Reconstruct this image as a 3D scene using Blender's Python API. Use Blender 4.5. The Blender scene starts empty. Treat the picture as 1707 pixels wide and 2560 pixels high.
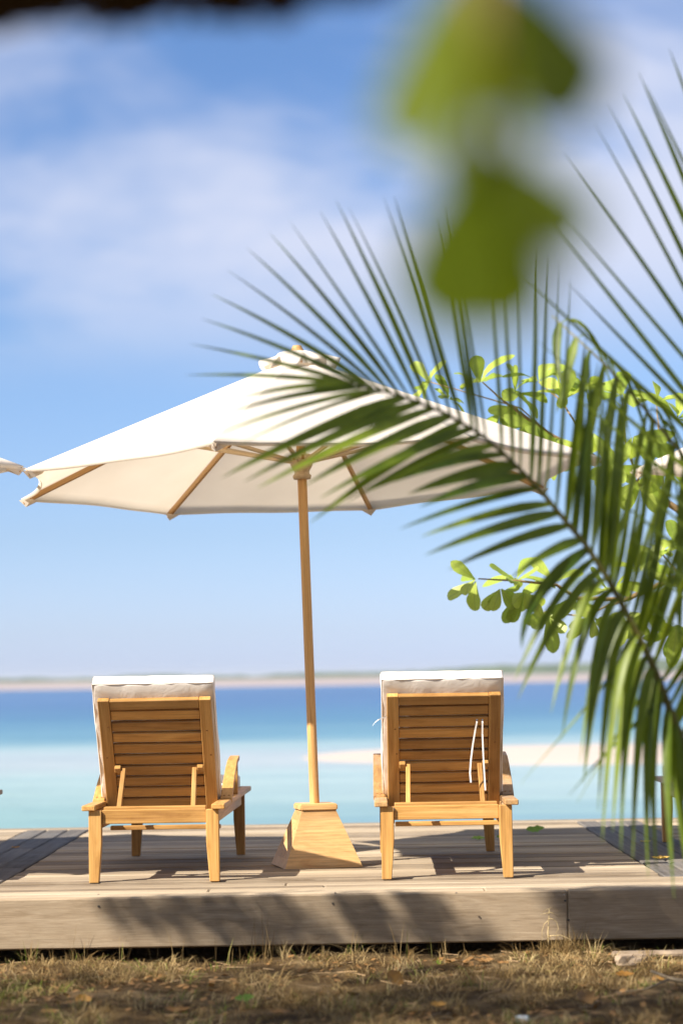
import bpy, bmesh, math, random
import numpy as np
from mathutils import Vector, Matrix, Euler

random.seed(7)
rng = np.random.default_rng(7)
R = math.radians
scene = bpy.context.scene

# ------------------------------------------------------------------ camera
F = 6000.0                       # focal length in photograph pixels (1707 x 2560)
CAM = Vector((0, 0, 1.02))
PITCH, ROLL = math.atan(412 / F), R(0.95)
cam_d = bpy.data.cameras.new('camera')
cam = bpy.data.objects.new('camera', cam_d)
scene.collection.objects.link(cam)
cam_d.sensor_fit = 'VERTICAL'
cam_d.sensor_height = 36
cam_d.sensor_width = 24
cam_d.lens = F / 2560 * 36
cam_d.clip_start = 0.1
cam_d.clip_end = 20000
CM = (Matrix.Translation(CAM) @ Matrix.Rotation(R(90) + PITCH, 4, 'X') @ Matrix.Rotation(-ROLL, 4, 'Z'))
cam.matrix_world = CM
cam_d.dof.use_dof = True
cam_d.dof.focus_distance = 12.7
cam_d.dof.aperture_fstop = 1.75
scene.camera = cam

# ------------------------------------------------------------------ sun and sky
SUN_EL = R(42)
SUN_DIR = Vector((-0.82 * math.cos(SUN_EL), -0.572 * math.cos(SUN_EL), math.sin(SUN_EL)))   # towards the sun
sun_d = bpy.data.lights.new('sun', 'SUN')
sun_d.energy = 5.0
sun_d.angle = R(0.55)
sun_d.color = (1.0, 0.92, 0.80)
sun = bpy.data.objects.new('sun', sun_d)
sun.rotation_euler = (-SUN_DIR).to_track_quat('-Z', 'Y').to_euler()
sun.location = (-6, -4, 8)
scene.collection.objects.link(sun)

world = bpy.data.worlds.new('World')
scene.world = world
world.use_nodes = True
wt = world.node_tree
wt.nodes.clear()


def N(t, typ, **kw):
    n = t.nodes.new(typ)
    for k, v in kw.items():
        if hasattr(n, k) and not isinstance(v, dict):
            setattr(n, k, v)
    return n


def math_node(t, op, a, b=None, c=None, clamp=False):
    n = t.nodes.new('ShaderNodeMath')
    n.operation = op
    n.use_clamp = clamp
    for i, v in enumerate((a, b, c)):
        if v is None:
            continue
        if isinstance(v, (int, float)):
            n.inputs[i].default_value = v
        else:
            t.links.new(v, n.inputs[i])
    return n.outputs[0]


def mixrgb(t, fac, a, b, blend='MIX'):
    n = t.nodes.new('ShaderNodeMix')
    n.data_type = 'RGBA'
    n.blend_type = blend
    for idx, v in ((0, fac), (6, a), (7, b)):
        if isinstance(v, (int, float)):
            n.inputs[idx].default_value = v
        elif isinstance(v, (tuple, list)):
            n.inputs[idx].default_value = (*v[:3], 1)
        else:
            t.links.new(v, n.inputs[idx])
    return n.outputs[2]


def ramp(t, fac, stops, interp='LINEAR'):
    n = t.nodes.new('ShaderNodeValToRGB')
    cr = n.color_ramp
    cr.interpolation = interp
    while len(cr.elements) < len(stops):
        cr.elements.new(0.5)
    for e, (p, c) in zip(cr.elements, stops):
        e.position = p
        e.color = (*c, 1) if len(c) == 3 else c
    t.links.new(fac, n.inputs[0])
    return n.outputs[0]


sky = wt.nodes.new('ShaderNodeTexSky')
sky.sky_type = 'NISHITA'
sky.sun_disc = False
sky.sun_elevation = SUN_EL
sky.sun_rotation = math.atan2(SUN_DIR.x, SUN_DIR.y)
sky.altitude = 0
sky.air_density = 1.0
sky.dust_density = 0.6
sky.ozone_density = 2.5
wtc = wt.nodes.new('ShaderNodeTexCoord')
wsep = wt.nodes.new('ShaderNodeSeparateXYZ')
wt.links.new(wtc.outputs['Generated'], wsep.inputs[0])
tint = ramp(wt, wsep.outputs[2], [(0.0, (0.82, 1.00, 1.75)), (0.02, (0.74, 0.88, 1.42)), (0.06, (0.65, 0.76, 1.10)), (0.14, (0.65, 0.76, 0.99)), (0.26, (0.58, 0.72, 0.95)), (0.6, (0.85, 0.87, 0.97))])
skyc = mixrgb(wt, 1.0, sky.outputs[0], tint, 'MULTIPLY')
# clouds: soft noise on a flat layer above the sea
zz = math_node(wt, 'ADD', math_node(wt, 'MAXIMUM', wsep.outputs[2], 0.0), 0.35)
cx = math_node(wt, 'DIVIDE', wsep.outputs[0], zz)
cy = math_node(wt, 'DIVIDE', wsep.outputs[1], zz)
comb = wt.nodes.new('ShaderNodeCombineXYZ')
wt.links.new(math_node(wt, 'ADD', cx, 9.9), comb.inputs[0])
wt.links.new(math_node(wt, 'MULTIPLY_ADD', cy, 1.15, 8.1), comb.inputs[1])
cn = wt.nodes.new('ShaderNodeTexNoise')
cn.inputs['Scale'].default_value = 1.6
cn.inputs['Detail'].default_value = 5.0
cn.inputs['Roughness'].default_value = 0.52
cn.inputs['Distortion'].default_value = 0.25
wt.links.new(comb.outputs[0], cn.inputs['Vector'])
cmask = ramp(wt, cn.outputs[0], [(0.455, (0, 0, 0)), (0.61, (1, 1, 1))], 'EASE')
cfade = ramp(wt, wsep.outputs[2], [(0.11, (0, 0, 0)), (0.18, (1, 1, 1))], 'EASE')
cfac = math_node(wt, 'MULTIPLY', math_node(wt, 'MULTIPLY', cmask, cfade), 0.88)
skyc = mixrgb(wt, cfac, skyc, (5.0, 5.25, 6.35))
bg = wt.nodes.new('ShaderNodeBackground')
bg.inputs[1].default_value = 0.07
wt.links.new(skyc, bg.inputs[0])
wo = wt.nodes.new('ShaderNodeOutputWorld')
wt.links.new(bg.outputs[0], wo.inputs[0])

scene.view_settings.view_transform = 'Standard'
scene.view_settings.look = 'None'
scene.view_settings.exposure = 1.12
scene.view_settings.gamma = 1
scene.render.engine = 'CYCLES'
scene.cycles.use_denoising = True
scene.cycles.max_bounces = 8
scene.cycles.transparent_max_bounces = 8

# ------------------------------------------------------------------ helpers
COL = scene.collection


def P(px, py, Y):
    """world point that the photograph shows at pixel (px, py) and that lies Y metres in front"""
    d = CM.to_3x3() @ Vector(((px - 853.5) / F, -(py - 1280) / F, -1))
    return CAM + d * (Y / d.y)


def G(px, py, z):
    """world point of a pixel on the level z"""
    d = CM.to_3x3() @ Vector(((px - 853.5) / F, -(py - 1280) / F, -1))
    return CAM + d * ((z - CAM.z) / d.z)


def link(name, data, parent=None, mat=None):
    o = bpy.data.objects.new(name, data)
    COL.objects.link(o)
    if parent is not None:
        o.parent = parent
    if mat is not None and data is not None and len(data.materials) == 0:
        data.materials.append(mat)
    return o


def tag(o, label, cat, group=None):
    o['label'] = label
    o['category'] = cat
    if group:
        o['group'] = group
    return o


def thing(name, label, cat, loc=(0, 0, 0), rot=(0, 0, 0), group=None):
    o = bpy.data.objects.new(name, None)
    COL.objects.link(o)
    o.location = loc
    o.rotation_euler = rot
    o.empty_display_size = 0.1
    return tag(o, label, cat, group)


def struct(o, kind='structure'):
    o['kind'] = kind
    return o


def mesh(name, verts, faces, smooth=False):
    m = bpy.data.meshes.new(name)
    m.from_pydata([tuple(v) for v in verts], [], faces)
    if smooth:
        m.polygons.foreach_set('use_smooth', [True] * len(m.polygons))
    m.update()
    return m


def bm_mesh(name, bm, smooth=False):
    m = bpy.data.meshes.new(name)
    bmesh.ops.recalc_face_normals(bm, faces=bm.faces)
    bm.to_mesh(m)
    bm.free()
    if smooth:
        m.polygons.foreach_set('use_smooth', [True] * len(m.polygons))
    return m


_boards = {}


def board_mesh(L, W, T, bev, mat):
    key = (round(L, 4), round(W, 4), round(T, 4), bev, mat.name)
    if key not in _boards:
        bm = bmesh.new()
        bmesh.ops.create_cube(bm, size=1)
        bmesh.ops.scale(bm, vec=(L, W, T), verts=bm.verts)
        if bev:
            bmesh.ops.bevel(bm, geom=bm.edges[:], offset=bev, segments=1, affect='EDGES', profile=0.5)
        m = bm_mesh('board', bm)
        m.materials.append(mat)
        _boards[key] = m
    return _boards[key]


def frame(origin, xa, za):
    """matrix whose X runs along xa and whose Z is as near as can be to za"""
    x = Vector(xa).normalized()
    z = Vector(za)
    z = (z - x * z.dot(x)).normalized()
    y = z.cross(x)
    m = Matrix((x, y, z)).transposed().to_4x4()
    m.translation = origin
    return m


def board(name, p0, p1, W, T, up, mat, parent, bev=0.003):
    p0, p1 = Vector(p0), Vector(p1)
    L = (p1 - p0).length
    o = link(name, board_mesh(L, W, T, bev, mat), parent)
    o.matrix_local = frame((p0 + p1) / 2, p1 - p0, up)
    return o


def tube_mesh(name, pts, radii, seg=10, cap=True):
    pts = [Vector(p) for p in pts]
    verts, faces = [], []
    prev = None
    for i, p in enumerate(pts):
        t = (pts[min(i + 1, len(pts) - 1)] - pts[max(i - 1, 0)]).normalized()
        ref = Vector((0, 0, 1)) if abs(t.z) < 0.9 else Vector((1, 0, 0))
        if prev is not None:
            ref = prev
        a = (ref - t * ref.dot(t)).normalized()
        prev = a
        b = t.cross(a)
        r = radii[i] if isinstance(radii, (list, tuple)) else radii
        for k in range(seg):
            w = 2 * math.pi * k / seg
            verts.append(p + a * (r * math.cos(w)) + b * (r * math.sin(w)))
    for i in range(len(pts) - 1):
        for k in range(seg):
            k2 = (k + 1) % seg
            faces.append((i * seg + k, i * seg + k2, (i + 1) * seg + k2, (i + 1) * seg + k))
    if cap:
        faces.append(tuple(range(seg - 1, -1, -1)))
        faces.append(tuple(range((len(pts) - 1) * seg, len(pts) * seg)))
    return mesh(name, verts, faces, True)


def np_mesh(name, verts, tris, quads=None):
    m = bpy.data.meshes.new(name)
    nv = len(verts)
    nt = len(tris)
    nq = 0 if quads is None else len(quads)
    m.vertices.add(nv)
    m.vertices.foreach_set('co', np.asarray(verts, dtype=np.float32).ravel())
    loops = np.asarray(tris, dtype=np.int32).ravel()
    starts = np.arange(nt, dtype=np.int32) * 3
    if nq:
        loops = np.concatenate([loops, np.asarray(quads, dtype=np.int32).ravel()])
        starts = np.concatenate([starts, nt * 3 + np.arange(nq, dtype=np.int32) * 4])
    m.loops.add(len(loops))
    m.loops.foreach_set('vertex_index', loops)
    m.polygons.add(nt + nq)
    m.polygons.foreach_set('loop_start', starts)
    m.update(calc_edges=True)
    m.validate()
    return m


def copy_tree(o, parent=None):
    c = o.copy()
    COL.objects.link(c)
    if parent is not None:
        c.parent = parent
    for ch in list(o.children):
        copy_tree(ch, c)
    return c


# ------------------------------------------------------------------ materials
def new_mat(name):
    m = bpy.data.materials.new(name)
    m.use_nodes = True
    t = m.node_tree
    t.nodes.clear()
    out = t.nodes.new('ShaderNodeOutputMaterial')
    return m, t, out


def principled(t, out, rough=0.6, spec=0.4):
    b = t.nodes.new('ShaderNodeBsdfPrincipled')
    b.inputs['Roughness'].default_value = rough
    b.inputs['Specular IOR Level'].default_value = spec
    t.links.new(b.outputs[0], out.inputs[0])
    return b


def noise(t, vec, scale, detail=4, rough=0.55, dist=0.0):
    n = t.nodes.new('ShaderNodeTexNoise')
    n.inputs['Scale'].default_value = scale
    n.inputs['Detail'].default_value = detail
    n.inputs['Roughness'].default_value = rough
    n.inputs['Distortion'].default_value = dist
    if vec is not None:
        t.links.new(vec, n.inputs['Vector'])
    return n.outputs[0]


def bump(t, h, strength, dist, b):
    n = t.nodes.new('ShaderNodeBump')
    n.inputs['Strength'].default_value = strength
    n.inputs['Distance'].default_value = dist
    t.links.new(h, n.inputs['Height'])
    t.links.new(n.outputs[0], b.inputs['Normal'])


def local_coords(t, scale, rnd=7.0):
    tc = t.nodes.new('ShaderNodeTexCoord')
    mp = t.nodes.new('ShaderNodeMapping')
    mp.inputs['Scale'].default_value = scale
    oi = t.nodes.new('ShaderNodeObjectInfo')
    cmb = t.nodes.new('ShaderNodeCombineXYZ')
    r = math_node(t, 'MULTIPLY', oi.outputs['Random'], rnd * 13.7)
    for i in range(3):
        t.links.new(r, cmb.inputs[i])
    va = t.nodes.new('ShaderNodeVectorMath')
    va.operation = 'ADD'
    t.links.new(tc.outputs['Object'], mp.inputs['Vector'])
    t.links.new(mp.outputs[0], va.inputs[0])
    t.links.new(cmb.outputs[0], va.inputs[1])
    return va.outputs[0], oi.outputs['Random'], tc


def wood_mat(name, dark, mid, light, grain=(2.0, 26, 26), rough=0.5, spec=0.35, vary=0.25, weather=None, bumps=0.25):
    m, t, out = new_mat(name)
    b = principled(t, out, rough, spec)
    vec, rnd, tc = local_coords(t, grain)
    n1 = noise(t, vec, 1.0, 6, 0.6, 1.2)
    c = ramp(t, n1, [(0.30, dark), (0.5, mid), (0.72, light)])
    mp2 = t.nodes.new('ShaderNodeMapping')
    mp2.inputs['Scale'].default_value = (1.2, 7, 7)
    t.links.new(vec, mp2.inputs['Vector'])
    n2 = noise(t, mp2.outputs[0], 1.0, 5, 0.7, 0.3)
    c = mixrgb(t, 0.55, c, ramp(t, n2, [(0.35, (0.55, 0.5, 0.45)), (0.6, (1.08, 1.06, 1.04))]), 'MULTIPLY')
    # each board its own tone
    tone = ramp(t, rnd, [(0, (1 - vary, 1 - vary * 1.05, 1 - vary * 1.1)), (1, (1 + vary * 0.35, 1 + vary * 0.35, 1 + vary * 0.3))])
    c = mixrgb(t, 1.0, c, tone, 'MULTIPLY')
    if weather:
        nw = noise(t, tc.outputs['Object'], 3.5, 5, 0.65)
        c = mixrgb(t, ramp(t, nw, [(0.45, (0, 0, 0)), (0.75, (0.75, 0.75, 0.75))]), c, weather)
    t.links.new(c, b.inputs['Base Color'])
    bump(t, n2, bumps, 0.004, b)
    return m


TEAK = wood_mat('teak', (0.38, 0.185, 0.050), (0.57, 0.315, 0.095), (0.68, 0.42, 0.155), vary=0.36, weather=(0.50, 0.27, 0.09))
TEAK_OLD = wood_mat('weathered_teak', (0.33, 0.17, 0.07), (0.50, 0.29, 0.11), (0.62, 0.40, 0.19), vary=0.36, weather=(0.45, 0.35, 0.26))
POLE_WOOD = wood_mat('pole_wood', (0.46, 0.25, 0.085), (0.60, 0.355, 0.14), (0.68, 0.44, 0.20), grain=(1.2, 30, 30))
PALE_WOOD = wood_mat('pale_hub_wood', (0.55, 0.40, 0.22), (0.68, 0.53, 0.33), (0.75, 0.62, 0.42))
BASE_WOOD = wood_mat('base_wood', (0.55, 0.31, 0.125), (0.66, 0.42, 0.185), (0.73, 0.50, 0.25), grain=(3, 16, 16), vary=0.32, bumps=0.05)
DECK_WOOD = wood_mat('deck_wood', (0.24, 0.185, 0.13), (0.41, 0.335, 0.245), (0.55, 0.47, 0.36), grain=(0.8, 48, 48), rough=0.8,
                     spec=0.2, vary=0.48, weather=(0.32, 0.26, 0.185), bumps=0.6)
FRONT_WOOD = wood_mat('front_board_wood', (0.31, 0.235, 0.155), (0.39, 0.305, 0.21), (0.46, 0.37, 0.265), grain=(5.0, 34, 60), rough=0.85,
                      spec=0.15, vary=0.1, weather=(0.30, 0.235, 0.16), bumps=0.4)
DIVIDER_WOOD = wood_mat('divider_wood', (0.10, 0.092, 0.086), (0.155, 0.143, 0.13), (0.24, 0.215, 0.19), grain=(1.1, 36, 36), rough=0.8,
                        spec=0.2, vary=0.3, weather=(0.15, 0.148, 0.15), bumps=0.6)


def fabric_mat(name, col, trans=0.0, wrinkle=0.6, wscale=7.0, weave=900):
    m, t, out = new_mat(name)
    d = t.nodes.new('ShaderNodeBsdfDiffuse')
    tc = t.nodes.new('ShaderNodeTexCoord')
    n1 = noise(t, tc.outputs['Object'], wscale, 4, 0.55, 0.7)
    n2 = noise(t, tc.outputs['Object'], weave, 1, 0.5)
    n3 = noise(t, tc.outputs['Object'], 1.7, 4, 0.6)
    c = mixrgb(t, 1.0, col, ramp(t, n3, [(0.3, (0.93, 0.91, 0.88)), (0.65, (1, 1, 1))]), 'MULTIPLY')
    c = mixrgb(t, 0.25, c, ramp(t, n2, [(0.3, (0.7, 0.7, 0.7)), (0.7, (1, 1, 1))]), 'MULTIPLY')
    t.links.new(c, d.inputs['Color'])
    bp = t.nodes.new('ShaderNodeBump')
    bp.inputs['Strength'].default_value = wrinkle
    bp.inputs['Distance'].default_value = 0.012
    t.links.new(n1, bp.inputs['Height'])
    t.links.new(bp.outputs[0], d.inputs['Normal'])
    if trans:
        tr = t.nodes.new('ShaderNodeBsdfTranslucent')
        t.links.new(mixrgb(t, 1.0, c, (1.0, 0.93, 0.82), 'MULTIPLY'), tr.inputs['Color'])
        mx = t.nodes.new('ShaderNodeMixShader')
        mx.inputs[0].default_value = trans
        t.links.new(d.outputs[0], mx.inputs[1])
        t.links.new(tr.outputs[0], mx.inputs[2])
        t.links.new(mx.outputs[0], out.inputs[0])
    else:
        t.links.new(d.outputs[0], out.inputs[0])
    return m


CANVAS = fabric_mat('canvas', (0.88, 0.83, 0.755), 0.36, 0.35, 5.0)
CUSHION = fabric_mat('cushion_cloth', (0.89, 0.83, 0.77), 0.0, 0.35, 9.0)
TAPE = fabric_mat('cotton_tape', (0.85, 0.82, 0.80), 0.1, 0.1)


def leaf_mat(name, c1, c2, trans, tcol, rough=0.35, spec=0.5, vein=0.0):
    m, t, out = new_mat(name)
    b = t.nodes.new('ShaderNodeBsdfPrincipled')
    b.inputs['Roughness'].default_value = rough
    b.inputs['Specular IOR Level'].default_value = spec
    vec, rnd, tc = local_coords(t, (1, 1, 1), 1.0)
    n1 = noise(t, tc.outputs['Object'], 14, 3, 0.6)
    f = math_node(t, 'ADD', math_node(t, 'MULTIPLY', n1, 0.6), math_node(t, 'MULTIPLY', rnd, 0.5))
    c = ramp(t, f, [(0.25, c1), (0.8, c2)])
    tcc = ramp(t, f, [(0.25, tuple(v * 0.8 for v in tcol)), (0.8, tcol)])
    if vein:
        sp = t.nodes.new('ShaderNodeSeparateXYZ')
        t.links.new(tc.outputs['Object'], sp.inputs[0])
        ay = math_node(t, 'ABSOLUTE', sp.outputs[1])
        v1 = math_node(t, 'LESS_THAN', ay, 0.018)
        w = math_node(t, 'SINE', math_node(t, 'MULTIPLY', math_node(t, 'SUBTRACT', sp.outputs[0], ay), 46.0))
        v2 = math_node(t, 'GREATER_THAN', w, 0.93)
        vv = math_node(t, 'MULTIPLY', math_node(t, 'MAXIMUM', v1, math_node(t, 'MULTIPLY', v2, 0.5)), vein, clamp=True)
        c = mixrgb(t, vv, c, (0.35, 0.42, 0.12))
        tcc = mixrgb(t, vv, tcc, (0.30, 0.36, 0.06))
    t.links.new(c, b.inputs['Base Color'])
    tr = t.nodes.new('ShaderNodeBsdfTranslucent')
    t.links.new(tcc, tr.inputs['Color'])
    mx = t.nodes.new('ShaderNodeMixShader')
    mx.inputs[0].default_value = trans
    t.links.new(b.outputs[0], mx.inputs[1])
    t.links.new(tr.outputs[0], mx.inputs[2])
    t.links.new(mx.outputs[0], out.inputs[0])
    return m


PALM = leaf_mat('palm_leaf', (0.030, 0.070, 0.005), (0.20, 0.26, 0.020), 0.38, (0.30, 0.38, 0.014), 0.42, 0.35)
RACHIS = leaf_mat('palm_rachis', (0.14, 0.13, 0.03), (0.24, 0.20, 0.05), 0.0, (0.2, 0.2, 0.05), 0.5, 0.3)
ALMOND = leaf_mat('almond_leaf', (0.29, 0.42, 0.05), (0.55, 0.64, 0.13), 0.45, (0.58, 0.70, 0.09), 0.42, 0.4, 0.6)
NEAR_LEAF = leaf_mat('near_leaf', (0.10, 0.145, 0.010), (0.20, 0.25, 0.016), 0.60, (0.36, 0.43, 0.012), 0.4, 0.4)
SHADE_LEAF = leaf_mat('shade_leaf', (0.05, 0.10, 0.015), (0.10, 0.17, 0.03), 0.3, (0.14, 0.22, 0.03))
DEAD_LEAF = leaf_mat('dead_leaf', (0.20, 0.10, 0.035), (0.34, 0.19, 0.07), 0.15, (0.3, 0.15, 0.04), 0.6, 0.2)
ORANGE_LEAF = leaf_mat('orange_leaf', (0.36, 0.17, 0.03), (0.48, 0.25, 0.05), 0.2, (0.4, 0.2, 0.03), 0.5, 0.3)
YELLOW_LEAF = leaf_mat('yellow_leaf', (0.58, 0.38, 0.10), (0.70, 0.50, 0.16), 0.2, (0.6, 0.4, 0.05), 0.5, 0.3)
FRESH_LEAF = leaf_mat('fresh_leaf', (0.18, 0.30, 0.04), (0.26, 0.40, 0.06), 0.3, (0.3, 0.45, 0.05), 0.45, 0.3)


def plain_mat(name, c1, c2, scale=8, rough=0.85, spec=0.2, bumps=0.5, bdist=0.01, detail=5):
    m, t, out = new_mat(name)
    b = principled(t, out, rough, spec)
    tc = t.nodes.new('ShaderNodeTexCoord')
    n1 = noise(t, tc.outputs['Object'], scale, detail, 0.65)
    t.links.new(ramp(t, n1, [(0.3, c1), (0.7, c2)]), b.inputs['Base Color'])
    bump(t, n1, bumps, bdist, b)
    return m


BARK = plain_mat('bark', (0.14, 0.10, 0.06), (0.30, 0.24, 0.16), 18)
TWIG = plain_mat('twig', (0.22, 0.14, 0.07), (0.38, 0.26, 0.14), 22)
STONE = plain_mat('stone', (0.22, 0.16, 0.11), (0.40, 0.31, 0.22), 16)
SAND = plain_mat('sand', (0.42, 0.355, 0.31), (0.48, 0.41, 0.36), 0.05, bumps=0.2)
FAR_SAND = plain_mat('far_sand', (0.27, 0.225, 0.215), (0.33, 0.275, 0.26), 0.01, bumps=0.0)
FOREST = plain_mat('forest', (0.035, 0.06, 0.03), (0.08, 0.11, 0.05), 0.05, bumps=0.3, bdist=1.0)
THATCH = plain_mat('thatch', (0.035, 0.025, 0.016), (0.10, 0.07, 0.04), 30)
DARK_METAL = plain_mat('dark_metal', (0.05, 0.045, 0.04), (0.09, 0.08, 0.07), 30, rough=0.5)
KNOT = plain_mat('wood_plug', (0.24, 0.12, 0.04), (0.36, 0.19, 0.07), 60)

# soil
SOIL, t, out = new_mat('dry_soil')
b = principled(t, out, 0.95, 0.1)
tc = t.nodes.new('ShaderNodeTexCoord')
na = noise(t, tc.outputs['Object'], 2.6, 8, 0.7)
nb = noise(t, tc.outputs['Object'], 38, 5, 0.7)
c = ramp(t, na, [(0.32, (0.07, 0.042, 0.018)), (0.52, (0.15, 0.098, 0.045)), (0.70, (0.36, 0.26, 0.14))])
c = mixrgb(t, 0.5, c, ramp(t, nb, [(0.34, (0.28, 0.25, 0.22)), (0.66, (1.3, 1.25, 1.2))]), 'MULTIPLY')
t.links.new(c, b.inputs['Base Color'])
bump(t, nb, 1.0, 0.05, b)

# grass: each blade its own tone from a stored number
GRASS, t, out = new_mat('dry_grass_blade')
at = t.nodes.new('ShaderNodeAttribute')
at.attribute_name = 'tone'
c = ramp(t, at.outputs['Fac'], [(0.0, (0.11, 0.065, 0.025)), (0.35, (0.25, 0.165, 0.068)), (0.7, (0.46, 0.335, 0.16)), (0.86, (0.60, 0.46, 0.24)), (0.90, (0.30, 0.30, 0.08)), (1.0, (0.14, 0.20, 0.03))])
dd = t.nodes.new('ShaderNodeBsdfDiffuse')
t.links.new(c, dd.inputs[0])
tr = t.nodes.new('ShaderNodeBsdfTranslucent')
t.links.new(c, tr.inputs[0])
mx = t.nodes.new('ShaderNodeMixShader')
mx.inputs[0].default_value = 0.3
t.links.new(dd.outputs[0], mx.inputs[1])
t.links.new(tr.outputs[0], mx.inputs[2])
t.links.new(mx.outputs[0], out.inputs[0])

# sea: the colour of the water over sand, reef and deep channel
SEA, t, out = new_mat('sea_water')
b = principled(t, out, 0.30, 0.14)
b.inputs['IOR'].default_value = 1.33
geo = t.nodes.new('ShaderNodeNewGeometry')
sp = t.nodes.new('ShaderNodeSeparateXYZ')
t.links.new(geo.outputs['Position'], sp.inputs[0])
yy = math_node(t, 'MAXIMUM', sp.outputs[1], 10.0)
u = math_node(t, 'DIVIDE', 36.0, yy)                        # 1 near the deck, 0 at the horizon
xr = math_node(t, 'DIVIDE', sp.outputs[0], yy)
cmb = t.nodes.new('ShaderNodeCombineXYZ')
t.links.new(math_node(t, 'MULTIPLY', sp.outputs[0], 0.02), cmb.inputs[0])
t.links.new(math_node(t, 'MULTIPLY', u, 9.0), cmb.inputs[1])
nz = noise(t, cmb.outputs[0], 1.6, 4, 0.5, 0.4)
ud = math_node(t, 'ADD', u, math_node(t, 'MULTIPLY', math_node(t, 'SUBTRACT', nz, 0.5), math_node(t, 'MULTIPLY', u, 0.36)))
c = ramp(t, ud, [
    (0.03, (0.038, 0.104, 0.238)),
    (0.16, (0.036, 0.106, 0.238)),
    (0.27, (0.044, 0.142, 0.242)),
    (0.37, (0.092, 0.212, 0.280)),
    (0.44, (0.205, 0.315, 0.340)),
    (0.54, (0.310, 0.355, 0.375)),
    (0.66, (0.270, 0.365, 0.375)),
    (0.80, (0.250, 0.345, 0.350)),
    (0.92, (0.170, 0.280, 0.300)),
    (1.0, (0.110, 0.215, 0.270))])
cm3 = t.nodes.new('ShaderNodeCombineXYZ')
t.links.new(math_node(t, 'MULTIPLY', xr, 5.0), cm3.inputs[0])
t.links.new(math_node(t, 'MULTIPLY', u, 46.0), cm3.inputs[1])
stk = noise(t, cm3.outputs[0], 1.0, 5, 0.6, 0.5)
c = mixrgb(t, 1.0, c, ramp(t, stk, [(0.32, (0.80, 0.86, 0.90)), (0.5, (1, 1, 1)), (0.72, (1.16, 1.10, 1.05))]), 'MULTIPLY')
# greener on the left where the bottom is shallow weed and sand
gl = ramp(t, math_node(t, 'MULTIPLY_ADD', xr, -3.2, 0.5), [(0.45, (0, 0, 0)), (0.95, (1, 1, 1))])
gn = ramp(t, u, [(0.5, (0, 0, 0)), (0.95, (0.75, 0.75, 0.75))])
c = mixrgb(t, math_node(t, 'MULTIPLY', gl, gn), c, (0.185, 0.305, 0.285))
t.links.new(c, b.inputs['Base Color'])
cm2 = t.nodes.new('ShaderNodeCombineXYZ')
t.links.new(math_node(t, 'MULTIPLY', sp.outputs[0], 0.5), cm2.inputs[0])
t.links.new(sp.outputs[1], cm2.inputs[1])
nw = noise(t, cm2.outputs[0], 1.2, 5, 0.6, 0.3)
bump(t, nw, 0.5, 0.25, b)

# ------------------------------------------------------------------ the setting
SEA_Z = -1.2
GROUND_Z = -0.30


def ground_height(x, y):
    if y < 17.5:
        return GROUND_Z + 0.02 * math.sin(2.1 * x + 0.7) * math.sin(1.7 * y) + 0.012 * math.sin(5.3 * x - 3.1 * y)
    if y < 30:
        return GROUND_Z - (y - 17.5) * 0.16
    return -2.3 - min(6.0, (y - 30) * 0.02)


xs = sorted(set([-6000, -1500, -400, -120, -40, -15, -8] + [i * 0.12 - 4.2 for i in range(71)] + [8, 15, 40, 120, 400, 1500, 6000]))
ys = sorted(set([-3000, -600, -120, -30, -8, 0, 3, 5] + [6 + 0.12 * i for i in range(60)] + [15, 17.5, 20, 23, 26, 30, 40, 60, 120, 400, 1500, 4000, 9000]))
gv = [(x, y, ground_height(x, y)) for y in ys for x in xs]
gf = [(j * len(xs) + i, j * len(xs) + i + 1, (j + 1) * len(xs) + i + 1, (j + 1) * len(xs) + i) for j in range(len(ys) - 1) for i in range(len(xs) - 1)]
ground = struct(link('ground', mesh('ground', gv, gf, True), None, SOIL))

sea = struct(link('sea', mesh('sea', [(-9000, 22, SEA_Z), (9000, 22, SEA_Z), (9000, 9000, SEA_Z), (-9000, 9000, SEA_Z)], [(0, 1, 2, 3)]), None, SEA))


def mound(name, cx, cy, rx, ry, h, nx, ny, mat, wob, sink=0.3):
    v, f = [], []
    for j in range(ny + 1):
        for i in range(nx + 1):
            a, bb = -1 + 2 * i / nx, -1 + 2 * j / ny
            r2 = a * a + bb * bb * (1 + 0.5 * math.sin(3.3 * a + wob))
            w = 0.06 * math.sin(9 * a + wob) + 0.04 * math.sin(17 * a + 2 * wob)
            v.append((cx + rx * a, cy + ry * (bb + w), SEA_Z - sink + (h + sink) * max(0.0, 1 - r2) ** 0.6))
    for j in range(ny):
        for i in range(nx):
            k = j * (nx + 1) + i
            f.append((k, k + 1, k + nx + 2, k + nx + 1))
    return struct(link(name, mesh(name, v, f, True), None, mat))


mound('sandbar', 21.0, 66.5, 25.8, 11.0, 0.10, 80, 24, SAND, 1.3, 0.08)

# far low island: beach flat and the trees behind it
bv, bf = [], []
nb_ = 120
for i in range(nb_ + 1):
    x = -2600 + 5200 * i / nb_
    y0 = 620 + 25 * math.sin(i * 0.37) + 14 * math.sin(i * 0.9)
    bv += [(x, y0, SEA_Z - 0.2), (x, y0 + 60, SEA_Z + 0.5), (x, 1500, SEA_Z + 1.9)]
for i in range(nb_):
    k = 3 * i
    bf += [(k, k + 3, k + 4, k + 1), (k + 1, k + 4, k + 5, k + 2)]
struct(link('far_beach', mesh('far_beach', bv, bf, True), None, FAR_SAND))

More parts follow.
